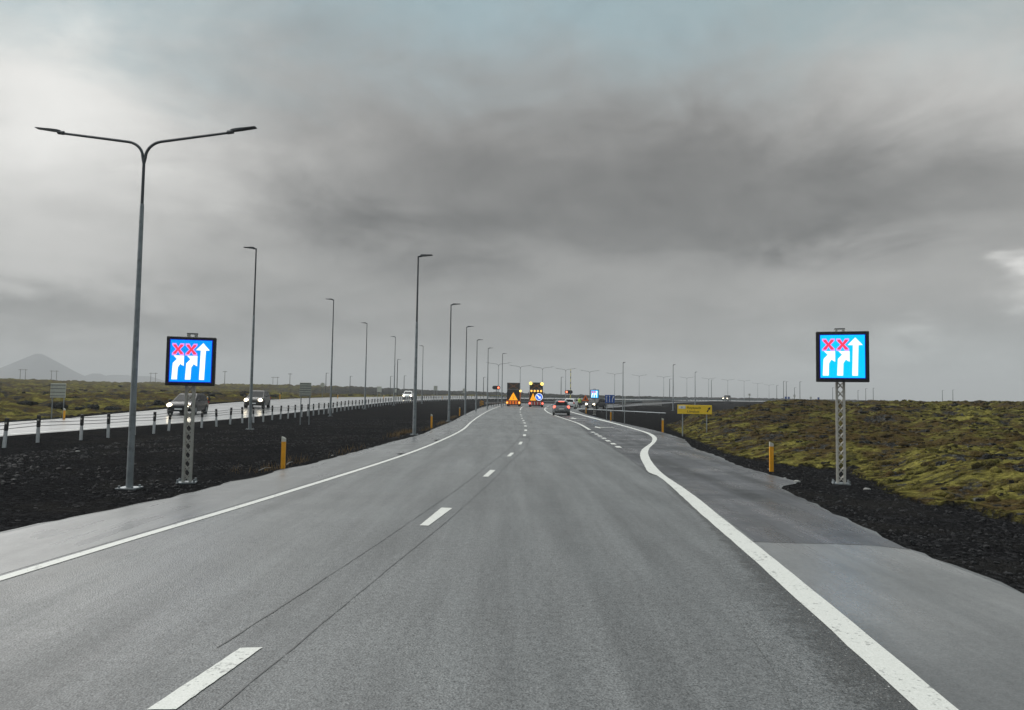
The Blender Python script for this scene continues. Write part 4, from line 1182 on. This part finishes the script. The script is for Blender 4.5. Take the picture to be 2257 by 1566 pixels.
p = T['sign_back']; g_ = gz(p[0], p[1])
two_leg_sign('road_sign', (p[0], p[1], g_), 'pale sign back on two legs on the moor edge left of the double lamp', 'road sign', .85, 1.30 - g_, 2.14 - g_, M_back, R(6), ribs=4, group='signs turned away from the camera')
p = T['sign_back2']; g_ = gz(p[0], p[1])
two_leg_sign('road_sign', (p[0], p[1], g_), 'pale ribbed sign back on two legs in the median between the lamps', 'road sign', .68, 1.60 - g_, 2.43 - g_, M_back, R(4), ribs=6, group='signs turned away from the camera')
fs_l = ['round sign back on a single leg, left on the moor edge', 'small two-leg sign back left of the white oncoming car', 'smallest sign back beside the white oncoming car', 'two-leg sign back right of the white oncoming car', 'two-leg sign back behind the near lamp row']
for k, p in enumerate(T['far_signs']):
    g_ = gz(p[0], p[1]); px = p[1] / 1600; c = p[2] - g_
    if k == 0:
        t = thing('road_sign', (p[0], p[1], g_), fs_l[k], 'road sign', 0, 'signs turned away from the camera')
        MB().tube((0, .05, -.1), (0, .05, c), .04, n=8).build('leg', M_galv, t)
        MB().path([(0, .02, c), (0, -.01, c)], .36, 20).build('sign_panel', M_back, t)
    else:
        two_leg_sign('road_sign', (p[0], p[1], g_), fs_l[k], 'road sign', (0, 10, 6, 8, 8)[k] * px, c - (0, 6, 4, 5, 5)[k] * px, c + (0, 6, 4, 5, 5)[k] * px, M_back, 0, group='signs turned away from the camera', leg_r=.045)

# yellow direction sign
a, b, c = T['yellow_p'][0], T['yellow_p'][1], T['yellow_p'][2]
k = 36 / 43
xl, xr = a[0] * k, b[0] * k
ztp, zbt = 1.85 + (a[2] - 1.85) * k, 1.85 + (c[2] - 1.85) * k
xc = (xl + xr) / 2; g_ = gz(xc, 36); Wy = xr - xl
t, pn = two_leg_sign('direction_sign', (xc, 36, g_), 'wide yellow direction sign with black lettering and slanting arrow at the moss edge', 'direction sign', Wy, zbt - g_, ztp + .02 - g_, M_signy, R(-8), M_galv, (.345, .355), leg_r=.028, zg=(-.1, -.5))
zt_, hy = ztp + .02 - g_, ztp + .02 - zbt
Xs = lambda px: -Wy / 2 + px / 74. * Wy
rb_ = MB().box((Xs(9.8), -.021, zt_ - hy * .26), (Wy * .20, .012, hy * .34)).build('number_plate', M_white, pn)
text('lettering', '41', .11, (Xs(9.8), -.028, zt_ - hy * .36), M_blue, pn, align='CENTER')
text('lettering', 'Reykjavík', .155, (Xs(20.5), -.017, zt_ - hy * .42), M_ink, pn, xs=1.16)
text('lettering', 'Lónakot', .155, (Xs(20.5), -.017, zt_ - hy * .84), M_ink, pn, xs=1.16)
ar = MB(); cxa, cza = Xs(67), zt_ - hy * .48
d = Vector((.55, .83)).normalized(); n_ = Vector((-d.y, d.x)); P_ = lambda s, w: (cxa + d.x * s + n_.x * w, cza + d.y * s + n_.y * w)
ar.prism([P_(-.14, .03), P_(-.14, -.03), P_(.02, -.022), P_(.02, -.075), P_(.16, 0), P_(.02, .075), P_(.02, .022)], .006, (0, -.0155, 0)).build('arrow', M_ink, pn)

# blue lane sign
p = T['blue']; g_ = gz(p[0], p[1])
t, pn = two_leg_sign('lane_sign', (p[0], p[1], g_), 'blue lane sign with three white arrows on two legs beside the exit lane', 'lane sign', .80, 1.85 - (889 - 875.5) / 1600 * p[1] - g_, 2.02 - g_, M_blue, R(-6), M_galv, (.34, .34), leg_r=.026)
zb_, zt_ = 1.85 - (889 - 875.5) / 1600 * p[1] - g_, 2.02 - g_
for xx in (-.27, -.03):
    hz = zt_ - zb_
    MB().prism([(xx - .022, zb_ + .08), (xx + .022, zb_ + .08), (xx + .022, zt_ - .16), (xx + .06, zt_ - .16), (xx, zt_ - .06), (xx - .06, zt_ - .16), (xx - .022, zt_ - .16)], .006, (0, -.0155, 0)).build('arrow', M_white, pn)
MB().prism([(.17, zb_ + .08), (.215, zb_ + .08), (.215, zb_ + .28), (.31, zt_ - .2), (.34, zt_ - .23), (.35, zt_ - .08), (.21, zt_ - .12), (.25, zt_ - .16), (.17, zb_ + .29)], .006, (0, -.0155, 0)).build('arrow', M_white, pn)

# sign seen edge-on
p = T['edge_sign']; g_ = gz(p[0], p[1])
t = thing('road_sign', (p[0], p[1], g_), 'thin grey sign seen edge-on on a single leg right of the blue lane sign', 'road sign', R(82))
MB().tube((0, .03, -.1), (0, .03, 1.96), .026, n=8).build('leg', M_galv, t, True)
MB().box((0, 0, 1.66), (.6, .03, .60), bev=.008).build('sign_panel', M_back, t)

# orange warning triangle
p = T['tri']; g_ = gz(p[0], p[1]); sc_ = p[1] / 1600
t = thing('warning_sign', (p[0], p[1], g_), 'orange triangular roadworks warning sign on a thin post by the exit lane', 'warning sign')
MB().tube((0, .04, -.1), (0, .04, 1.85 - g_), .03, n=8).build('leg', M_galv, t, True)
zc = 1.85 - .18 - g_
pn = MB().prism([(-.42, zc - .36), (.42, zc - .36), (0, zc + .38)], .03).build('sign_panel', M_orange, t)
MB().prism([(-.10, zc - .25), (-.02, zc - .25), (.0, zc - .1), (.05, zc - .25), (.13, zc - .25), (.06, zc + .0), (.10, zc + .02), (.02, zc + .10), (-.06, zc + .0)], .006, (0, -.032, 0)).build('pictogram', M_ink, pn)

# small far signs
ss = ['small dark sign on the skyline right of the far vehicle', 'left one of two paired blue signs on the right skyline', 'right one of two paired blue signs on the right skyline', 'small dark sign on a pole left of the right screen', 'tiny blue sign left of the right screen mast', 'tiny blue sign closest to the right screen mast']
for k, p in enumerate(T['small_signs']):
    g_ = gz(p[0], p[1]); c = p[2] - g_
    t = thing('road_sign', (p[0], p[1], g_), ss[k], 'road sign', 0, 'tiny signs on the right skyline')
    MB().tube((0, .06, -.1), (0, .06, c + .2), .045, n=6).build('leg', M_galvd, t)
    MB().box((0, 0, c), (.55, .05, .55)).build('sign_panel', M_blue if k in (1, 2, 5) else M_back, t)


# ------------------------------------------------------------------ guard rails, parapet, wire rail
def guard_rail(pts, label, z_off=.55, step=2.5, m=M_galv, hgt=.31):
    P = spline(pts, 1.5); o0 = P[0]
    g0_ = gz(o0.x, o0.y)
    t = thing('guard_rail', (o0.x, o0.y, g0_), label, 'guard rail', 0, 'steel guard rails')
    zs = ground_z(np.array([p.x for p in P]), np.array([p.y for p in P]))
    prof = [(.0, .0), (.045, .05), (.045, .11), (.0, .155), (.045, .20), (.045, .26), (0, .31)]
    off = offset([tuple(p) for p in P], 1.)
    vs = []; n = len(prof)
    for i, p in enumerate(P):
        nn = Vector((off[i][0] - p.x, off[i][1] - p.y, 0))
        for side in (0, 1):
            for a, b in prof:
                q_ = Vector((p.x, p.y, 0)) - nn * (a - .012 * side - .03)
                vs.append((q_.x - o0.x, q_.y - o0.y, zs[i] - g0_ + z_off - .12 + b * hgt / .31))
    fs = []
    for i in range(len(P) - 1):
        for s_ in (0, 1):
            for k_ in range(n - 1):
                b0 = i * 2 * n + s_ * n + k_; fs.append((b0, b0 + 1, b0 + 2 * n + 1, b0 + 2 * n))
        for e_ in (0, n - 1):
            b0 = i * 2 * n + e_; fs.append((b0, b0 + n, b0 + 3 * n, b0 + 2 * n))
    MB().add(vs, fs).build('rail_beam', m, t, True)
    d2 = [0.]
    for a, b in zip(P, P[1:]): d2.append(d2[-1] + (b - a).length)
    pp = None
    for s_ in np.arange(.4, d2[-1], step):
        x_, y_ = float(np.interp(s_, d2, [p.x for p in P])), float(np.interp(s_, d2, [p.y for p in P]))
        if pp is None:
            pp = MB().box((0, 0, z_off / 2), (.1, .14, z_off + .35)).build('post', M_galvd, t); q_ = pp
        else:
            q_ = pp.copy(); COL.objects.link(q_); q_.parent = t
        q_.location = (x_ - o0.x, y_ - o0.y + .12, gz(x_, y_) - g0_ - .0)
    return t


guard_rail([tuple(p) for p in T['rail_l']], 'steel guard rail curving along the left tarmac edge towards the left truck')
guard_rail([tuple(p) for p in T['rail_f']], 'steel guard rail crossing behind the two trucks', .55, 2.0)
guard_rail([(p[0], p[1] + 1.2, p[2]) for p in T['ramp_far']], 'long steel guard rail on the far side of the side road', .55, 3.)
guard_rail([(p.x + .9, p.y - 1.3, p.z) for p in CN if p.y > 183 and p.x < 120], 'long steel guard rail along the curved far carriageway', .5, 4.)

p = T['marker']; g_ = gz(p[0], p[1])
t = thing('hazard_marker', (p[0], p[1], g_), 'black and yellow striped hazard marker at the start of the left guard rail', 'hazard marker', R(8))
MB().tube((0, .05, -.1), (0, .05, 1.0), .035, n=8).build('leg', M_galv, t)
pn = MB().box((0, 0, .55), (.62, .03, .92)).build('marker_panel', M_ink, t)
for k in range(4):
    z = .18 + k * .22
    MB().prism([(-.30, z), (.30, z + .18 if z + .18 < .99 else .99), (.30, min(.99, z + .29)), (-.30, z + .11)], .006, (0, -.0155, 0)).build('stripe', M_yellow, pn)

a, b = T['parapet']; g_ = gz(a[0], a[1])
t = thing('parapet_railing', (a[0], a[1], min(a[2], g_ + .1)), 'pale bridge railing with close upright bars on the side road', 'railing')
zb_ = 0
vx, vy = b[0] - a[0], b[1] - a[1]; rot = math.atan2(vy, vx); L_ = math.hypot(vx, vy)
t.rotation_euler.z = rot
for zz_ in (.15, 1.0):
    MB().box((L_ / 2, 0, zz_), (L_, .09, .08)).build('rail', M_conc, t)
b0_ = None
for k in range(24):
    if b0_ is None:
        q_ = b0_ = MB().box((0, 0, .5), (.045, .05, 1.0)).build('baluster', M_conc, t)
    else:
        q_ = b0_.copy(); COL.objects.link(q_); q_.parent = t
    q_.location = (L_ * (k + .5) / 24, 0, 0)
a, b = T['wire']
t = thing('pipe_rail', (a[0], a[1], gz(a[0], a[1])), 'low thin pipe rail running along the gravel in front of the far screen', 'rail')
o0 = t.location
zA, zB = a[2] - o0[2], b[2] - o0[2]
MB().tube((0, 0, zA), (b[0] - a[0], b[1] - a[1], zB), .055, n=8).build('pipe', M_galv, t, True)
for k in range(8):
    f = (k + .5) / 8; x_, y_ = a[0] + (b[0] - a[0]) * f, a[1] + (b[1] - a[1]) * f
    z1 = zA + (zB - zA) * f; z0_ = gz(x_, y_) - o0[2] - .1
    MB().tube((x_ - a[0], y_ - a[1], min(z0_, z1 - .1)), (x_ - a[0], y_ - a[1], z1), .04, n=6).build('post', M_galvd, t)


# ------------------------------------------------------------------ closing-gate signals and boom
def signal(loc, label, lit_right):
    g_ = gz(loc[0], loc[1]); c = loc[2] - g_
    t = thing('gate_signal', (loc[0], loc[1], g_), label, 'traffic signal', 0, 'red gate signals')
    MB().tube((0, .12, -.1), (0, .12, c), .055, n=8).build('leg', M_galvd, t)
    oval = [(.38 + .32 * math.cos(a), .32 * math.sin(a)) for a in np.linspace(-math.pi / 2, math.pi / 2, 9)] + [(-.38 + .32 * math.cos(a), .32 * math.sin(a)) for a in np.linspace(math.pi / 2, 3 * math.pi / 2, 9)]
    bk = MB().prism([(x_, c + z_) for x_, z_ in oval], .05).build('backboard', M_black, t)
    for s in (-1, 1):
        MB().path([(s * .36, -.05, c), (s * .36, -.11, c)], [.17, .16], 16).build('lamp_lens', M_sigred if (s > 0) == lit_right else M_rubber, bk)
        MB().path([(s * .36, -.05, c + .0), (s * .36, -.06, c)], .2, 16).build('lamp_visor', M_black, bk)


signal(T['sig_l'], 'red gate signal with its right lamp lit, left of the left truck', True)
signal(T['sig_r'], 'red gate signal with its left lamp lit, beside the striped boom', False)
a, b = T['boom']; g_ = gz(a[0], a[1])
t = thing('barrier_boom', (a[0], a[1], g_), 'raised yellow and black banded barrier boom behind the right red signal', 'barrier')
h = a[2] - g_; nb = 18
MB().box((0, 0, .45), (.35, .35, 1.1)).build('boom_housing', M_yellow, t)
for k in range(nb):
    z0_, z1_ = .9 + (h - .9) * k / nb, .9 + (h - .9) * (k + 1) / nb
    MB().tube((0, 0, z0_), (0, 0, z1_), .075 - .02 * k / nb, n=8).build('boom_band', M_ink if k % 3 == 1 else M_boom, t)


# ------------------------------------------------------------------ cars
def car(loc, rz, label, paint, L=4.2, Wd=1.78, H=1.5, front=None, rear=None, group='cars on the road', plate=True, van=False):
    """nose along +y"""
    t = thing('car', loc, label, 'car', rz, group)
    k = H / 1.5; w = Wd / 2
    st = [(-.50, .44, .80, .80), (-.488, .30, .93, .92), (-.44, .22, .97, .97), (-.2, .20, .96, 1.), (.1, .20, .95, 1.), (.27, .20, .92, .99), (.38, .21, .85, .97), (.45, .24, .75, .91), (.485, .30, .66, .82), (.5, .42, .56, .70)]
    if van: st = [(a, b, c * (1.08 if a > .2 else 1.03), d) for a, b, c, d in st]
    vs = []; fs = []; n = 12
    for a, zl, zt, f in st:
        zl, zt = zl * k, zt * k; hw = w * f
        half = [(.80, zl), (.97, zl + .06), (1.0, zl + (zt - zl) * .45), (.985, zl + (zt - zl) * .75), (.93, zt - .03), (.80, zt)]
        ring = [(hw * x_, a * L, z_) for x_, z_ in half] + [(-hw * x_, a * L, z_) for x_, z_ in reversed(half)]
        vs += ring
    for i in range(len(st) - 1):
        fs += [(i * n + j, i * n + (j + 1) % n, (i + 1) * n + (j + 1) % n, (i + 1) * n + j) for j in range(n)]
    fs += [tuple(range(n)), tuple((len(st) - 1) * n + j for j in range(n))]
    MB().add(vs, fs).build('body', paint, t, True)
    yb, yf, tb, tf = (-.475, .265, -.40, .03) if not van else (-.485, .33, -.455, .10)
    zb_ = .93 * k; zs = 1.42 * k; w0, w1, w2 = w * .92, w * .72, w * .62
    r0 = [(-w0, yb * L, zb_), (w0, yb * L, zb_), (w0 * .93, yf * L, zb_ - .03), (-w0 * .93, yf * L, zb_ - .03)]
    r1 = [(-w1, tb * L, zs), (w1, tb * L, zs), (w1 * .97, tf * L, zs), (-w1 * .97, tf * L, zs)]
    r2 = [(-w2, tb * L + .12, H), (w2, tb * L + .12, H), (w2, tf * L - .16, H), (-w2, tf * L - .16, H)]
    q4 = [(j, (j + 1) % 4, 4 + (j + 1) % 4, 4 + j) for j in range(4)]
    MB().add(r0 + r1 + r2, q4 + [tuple(i + 4 for i in f) for f in q4] + [(8, 9, 10, 11)]).build('cabin', paint, t)
    def pane(nm, a, b, c, d, s0, s1, z0, z1):
        a, b, c, d = map(Vector, (a, b, c, d)); n_ = (b - a).cross(d - a).normalized()
        ctr = Vector((0, -.05 * L, 1.1 * k))
        if n_.dot((a + c) / 2 - ctr) < 0: n_ = -n_
        f_ = lambda u, v: (a.lerp(b, u)).lerp(d.lerp(c, u), v)
        q_ = [f_(s0, z0), f_(s1, z0), f_(s1 * .99 + .005, z1), f_(s0 * .99 + .005, z1)]
        MB().add([p_ + n_ * .004 for p_ in q_] + [p_ + n_ * .012 for p_ in q_], [(0, 1, 2, 3), (4, 5, 6, 7)] + [(i, (i + 1) % 4, 4 + (i + 1) % 4, 4 + i) for i in range(4)]).build(nm, M_glass, t)
    pane('rear_window', r0[0], r0[1], r1[1], r1[0], .09, .91, .16, .93)
    pane('windscreen', r0[3], r0[2], r1[2], r1[3], .05, .95, .06, .95)
    for i0, i1 in ((1, 2), (3, 0)):
        s = ((.08, .46), (.49, .90)) if i0 == 1 else ((.10, .51), (.54, .92))
        for s0, s1 in s:
            pane('side_window', r0[i0], r0[i1], r1[i1], r1[i0], s0, s1, .12, .92)
    for sx_ in (-1, 1):
        for yy in (-.30, .30):
            MB().path([(sx_ * (w - .005), yy * L, .335), (sx_ * (w - .20), yy * L, .335)], .385, 20).build('wheel_arch', M_rubber, t)
            wh = MB().path([(sx_ * (w + .012), yy * L, .315), (sx_ * (w - .19), yy * L, .315)], .315, 20).build('wheel', M_rubber, t)
            MB().path([(sx_ * (w + .020), yy * L, .315), (sx_ * (w - .05), yy * L, .315)], [.19, .21], 12).build('rim', M_galv, wh)
        MB().ball((sx_ * (w + .08), .20 * L, .99 * k), .1, 8, 6, (.9, .6, .7)).build('mirror', paint, t, True)
        MB().ball((sx_ * w * .70, .478 * L, .67 * k), .165, 10, 6, (1.15, .65, .9)).build('headlight', M_head if front else M_refl, t, True)
        MB().ball((sx_ * w * .80, -.487 * L, .84 * k), .13, 10, 6, (1.15, .45, 1.15)).build('tail_light', M_tail if rear else M_red, t, True)
    MB().box((0, .492 * L, .45 * k), (w * 1.1, .06, .20 * k), bev=.02).build('grille', M_black, t)
    MB().box((0, -.490 * L, .36 * k), (w * 1.5, .10, .16 * k), bev=.03).build('rear_bumper', M_black, t)
    MB().box((0, .502 * L + .02, .40 * k), (.50, .02, .11)).build('number_plate', M_white, t)
    MB().box((0, -.503 * L - .0, .66 * k), (.50, .02, .11)).build('number_plate', M_white, t)
    if rear:
        MB().box((0, tb * L - .03, zs - .02), (.55, .07, .07), bev=.015).build('brake_light', M_tail, t)
    return t


def on(p, z=None):
    return (p[0], p[1], z)


def carr_z(x_, y_):
    X, Y = np.array([float(x_)]), np.array([float(y_)])
    dn, zn = edge_dist(X, Y, [tuple(q_) for q_ in CN], False, True); df, zf = edge_dist(X, Y, [tuple(q_) for q_ in CF], False, True)
    return float(((zn * df + zf * dn) / (dn + df))[0])


p = T['car_rear']; car((p[0], p[1], .008), R(-3), 'grey hatchback with red brake lights on, driving away in the exit lane', M_cars, 4.1, 1.64, 1.42, rear=True)
p = T['car_white']; car((p[0], p[1], .008), R(-12), 'white car ahead of the braking hatchback, partly hidden by it', M_carw, 4.3, 1.75, 1.5, group='cars on the road')
p = T['car_l1']; car((p[0], p[1], carr_z(p[0], p[1])), R(187), 'dark grey hatchback with lit headlights behind the left screen mast', M_card, 4.3, 1.82, 1.50, front=True)
p = T['car_l2']; car((p[0], p[1], carr_z(p[0], p[1])), R(188), 'grey-brown tall hatchback with bright headlights behind the nearest far-row lamp', M_carb, 3.9, 1.72, 1.60, front=True)
p = T['car_l3']; car((p[0], p[1], carr_z(p[0], p[1])), R(184), 'white oncoming car far off on the wet carriageway', M_carw, 4.4, 1.85, 1.62, front=True, van=True)
p = T['car_face']; car((p[0], p[1], gz(p[0], p[1]) + .12), R(150), 'dark car with white headlights facing out under the far screen', M_card, 4.1, 1.7, 1.45, front=True)
p = T['car_face2']; car((p[0], p[1], gz(p[0], p[1]) + .12), R(165), 'dark car with headlights behind the one under the far screen', M_card, 4.1, 1.7, 1.45, front=True)
p = T['car_far']; car((p[0], p[1] - 0, gz(p[0], p[1]) + .1), R(150), 'far vehicle with bright headlights on the skyline road at the right', M_card, 4.4, 1.85, 1.9, front=True, van=True)


# ------------------------------------------------------------------ road-closure trucks, seen from behind
def truck(loc, rz, label, two):
    t = thing('warning_truck', loc, label, 'truck', rz, 'road closure trucks')
    MB().box((0, 3.6, .72), (1.0, 6.6, .28)).build('chassis', M_black, t)
    cab = MB().box((0, 6.6, 1.75), (2.3, 1.9, 2.0), bev=.12).build('cab', M_truck, t)
    MB().box((0, 7.56, 2.15), (2.0, .03, .8)).build('windscreen', M_glass, cab)
    for s in (-1, 1):
        MB().box((s * 1.155, 6.7, 2.15), (.02, .9, .7)).build('side_window', M_glass, cab)
        MB().box((s * 1.33, 7.4, 2.2), (.14, .10, .5), bev=.02).build('mirror', M_black, cab)
    MB().box((0, 3.0, 1.25), (2.3, 5.0, .75), bev=.04).build('load_bed', M_truck, t)
    for yy in (1.6, 6.5):
        for s in (-1, 1):
            wh = MB().path([(s * 1.16, yy, .48), (s * .82, yy, .48)], .48, 20).build('wheel', M_rubber, t)
            MB().path([(s * 1.175, yy, .48), (s * 1.0, yy, .48)], .25, 12).build('rim', M_galvd, wh)
    bz = .95
    MB().box((0, .25, (bz + 2.88) / 2), (2.16, .20, 2.88 - bz)).build('sign_board', M_black, t)
    up = MB().box((0, .25, 3.45), (2.16, .20, 1.10)).build('arrow_board', M_black, t)
    for a in ((0, 3.985, 2.16, .04), (0, 2.915, 2.16, .04)):
        MB().box((a[0], .14, a[1]), (a[2], .05, a[3])).build('board_rim', M_galvd, up)
    for s in (-1, 1):
        MB().box((s * 1.06, .14, 3.45), (.04, .05, 1.03)).build('board_rim', M_galvd, up)
    for s in (-1, 1):
        for i in range(-4, 5):
            if s == 1 and i == 0: continue
            MB().ball((i * .17, .13, 3.45 + s * i * .105), .045, 8, 5).build('matrix_lamp', M_dimx, up)
    MB().box((0, 1.2, 2.0), (.14, 1.8, .14)).build('board_strut', M_galvd, t)
    sb = MB().box((0, .05, .64), (2.36, .26, .54)).build('rear_bumper', M_trio if not two else M_red, t)
    for i in range(4):
        MB().box((-.72 + i * .48, -.09, .64), (.15, .02, .50)).build('stripe', M_ink if not two else M_refl, sb)
    for s in (-1, 1):
        MB().path([(s * 1.04, -.06, .62), (s * 1.04, -.13, .62)], [.17, .15], 14).build('tail_light', M_amber if not two else M_tail, t)
    MB().box((0, .2, .28), (2.1, .12, .2)).build('underrun_bar', M_black, t)
    tri = lambda cx, z0_, w_, h_, m_: MB().prism([(cx - w_ / 2, z0_), (cx + w_ / 2, z0_), (cx, z0_ + h_)], .03, (0, .148, 0)).build('warning_triangle', m_, t)
    if not two:
        tg = tri(0, 1.03, 1.55, 1.36, M_triy)
        MB().prism([(-.07, 1.22), (.07, 1.22), (.04, 1.72), (-.04, 1.72)], .01, (0, .117, 0)).build('pictogram', M_trio, tg)
        MB().box((1.13, .24, 2.62), (.2, .06, .06)).build('lamp_bracket', M_galvd, t)
        MB().ball((1.20, .12, 2.62), .2, 12, 8, (1, .6, 1)).build('flashing_lamp', M_amber2, t, True)
    else:
        tg = tri(-.52, 1.08, .98, 1.2, M_triy)
        MB().prism([(-.56, 1.25), (-.48, 1.25), (-.50, 1.6), (-.54, 1.6)], .01, (0, .117, 0)).build('pictogram', M_ink, tg)
        dk = MB().path([(.46, .15, 1.66), (.46, .08, 1.66)], .60, 28).build('direction_disc', M_lblue, t)
        MB().path([(.46, .082, 1.66), (.46, .074, 1.66)], .60, 28).build('disc_rim', M_lwhite, dk)
        MB().path([(.46, .075, 1.66), (.46, .066, 1.66)], .52, 28).build('disc_face', M_lblue, dk)
        c_, s_ = math.cos(R(-45)), math.sin(R(-45)); P2 = lambda u, v: (.46 + u * c_ - v * s_, 1.66 + u * s_ + v * c_)
        MB().prism([P2(-.42, -.08), P2(.06, -.10), P2(.02, -.28), P2(.40, 0), P2(.02, .28), P2(.06, .10), P2(-.42, .08)], .008, (0, .064, 0)).build('disc_arrow', M_lwhite, dk)
        for i in range(4):
            MB().ball((-.78 + i * .52, .13, 2.62), .17, 12, 8, (1, .5, 1)).build('amber_lamp', M_amber, t, True)
        for s in (-1, 1):
            MB().ball((s * .92, .05, 3.82 - .04 * s), .27, 14, 8, (1, .5, 1)).build('flashing_lamp', M_amber2, t, True)
    return t


p = T['truck1']; truck((p[0], p[1], .0), R(-2), 'dark backed warning truck with a big lit yellow triangle, left of the two', False)
p = T['truck2']; truck((p[0], p[1], .0), R(-2), 'warning truck with a lit blue arrow disc and amber lamps, right of the two', True)


# ------------------------------------------------------------------ worker in a hi-vis jacket
def person(loc, rz, label):
    t = thing('person', loc, label, 'person', rz)
    V_ = []; E_ = []; Rd = []
    def chain(pts, start=None):
        prev = start
        for p_, r in pts:
            V_.append(p_); Rd.append(r); i = len(V_) - 1
            if prev is not None: E_.append((prev, i))
            prev = i
        return prev
    chain([((0, 0, .92), .14)]); pel = 0
    ch = chain([((0, 0, 1.08), .13), ((0, -.01, 1.26), .15), ((0, 0, 1.40), .13), ((0, 0, 1.48), .055), ((0, -.01, 1.56), .085), ((0, -.01, 1.66), .09), ((0, 0, 1.73), .05)], pel)
    for s in (-1, 1):
        chain([((s * .09, 0, .86), .095), ((s * .10, -.02, .48), .06), ((s * .10, .01, .10), .042), ((s * .10, -.03, .05), .042), ((s * .11, -.17, .03), .032)], pel)
        e = chain([((s * .17, 0, 1.39), .06), ((s * .21, .02, 1.13), .045), ((s * .20, -.10, .92), .032), ((s * .20, -.14, .84), .034)], 3)
        for f in range(4):
            chain([((s * (.175 + .017 * f), -.16, .80), .009), ((s * (.175 + .017 * f), -.175, .765 + .004 * abs(f - 1.5)), .008), ((s * (.177 + .016 * f), -.165, .735 + .006 * abs(f - 1.5)), .007)], e)
        chain([((s * .165, -.155, .825), .011), ((s * .15, -.175, .79), .009)], e)
    me = bpy.data.meshes.new('body'); me.from_pydata(V_, E_, []); o = bpy.data.objects.new('body', me); COL.objects.link(o)
    o.modifiers.new('skin', 'SKIN'); 
    for i, r in enumerate(Rd):
        me.skin_vertices[0].data[i].radius = (r, r); me.skin_vertices[0].data[i].use_root = (i == 0)
    ss_ = o.modifiers.new('sub', 'SUBSURF'); ss_.levels = 1; ss_.render_levels = 1
    me.materials.append(M_skin); o.parent = t
    # clothing shells
    jk = MB().path([(0, 0, .84), (0, 0, 1.05), (0, -.01, 1.28), (0, 0, 1.42), (0, 0, 1.49)], [.19, .175, .20, .18, .07], 14).build('jacket', M_hivis, t, True)
    for s in (-1, 1):
        MB().path([(s * .13, 0, 1.42), (s * .18, 0, 1.38), (s * .215, .02, 1.13), (s * .205, -.09, .93)], [.08, .08, .065, .052], 10).build('sleeve', M_hivis, jk, True)
        MB().path([(s * .08, 0, .92), (s * .10, -.02, .48), (s * .10, .01, .09)], [.12, .085, .07], 10).build('trouser_leg', M_trouser, t, True)
        MB().path([(s * .10, .05, .05), (s * .10, -.04, .05), (s * .11, -.20, .035)], [.05, .056, .04], 8).build('boot', M_rubber, t, True)
    for z_ in (1.0, 1.18):
        MB().path([(0, 0, z_), (0, 0, z_ + .05)], .197, 14).build('reflective_band', M_refl, jk, True)
    MB().ball((0, .01, 1.67), .115, 12, 8, (1, 1.12, .9)).build('hair', M_trouser, t, True).location = (0, .015, .02)
    for s in (-1, 1):
        MB().ball((s * .035, -.098, 1.655), .012, 6, 4).build('eye', M_ink, t)
        MB().ball((s * .1, 0, 1.63), .025, 6, 4, (.5, 1, 1.4)).build('ear', M_skin, t)
    MB().ball((0, -.112, 1.625), .018, 6, 4, (.8, 1, 1.3)).build('nose', M_skin, t)
    MB().box((0, -.098, 1.585), (.05, .012, .01)).build('mouth', M_red, t)
    return t


p = T['person']; person((p[0], p[1], max(0, gz(p[0], p[1]))), R(20), 'person in a hi-vis yellow-green jacket standing beside the white car')

# ------------------------------------------------------------------ air
bm = bmesh.new(); bmesh.ops.create_cube(bm, size=1)
me = bpy.data.meshes.new('haze'); bm.to_mesh(me); bm.free()
hz = bpy.data.objects.new('haze', me); COL.objects.link(hz)
ZB, ZT = float(GZ.min()) - 1.0, 135.
hz.scale = (10800, 10800, ZT - ZB); hz.location = (0, 0, (ZT + ZB) / 2)
m = bpy.data.materials.new('haze_air'); m.use_nodes = True; t = m.node_tree; t.nodes.clear()
pv = node(t, 'ShaderNodeVolumePrincipled'); pv.inputs['Density'].default_value = .0005; pv.inputs['Color'].default_value = (.80, .82, .84, 1); pv.inputs['Anisotropy'].default_value = 0
out = node(t, 'ShaderNodeOutputMaterial'); t.links.new(pv.outputs[0], out.inputs['Volume'])
me.materials.append(m)

tag(hz, 'pale damp haze filling the air over the moor', 'haze', kind='stuff')
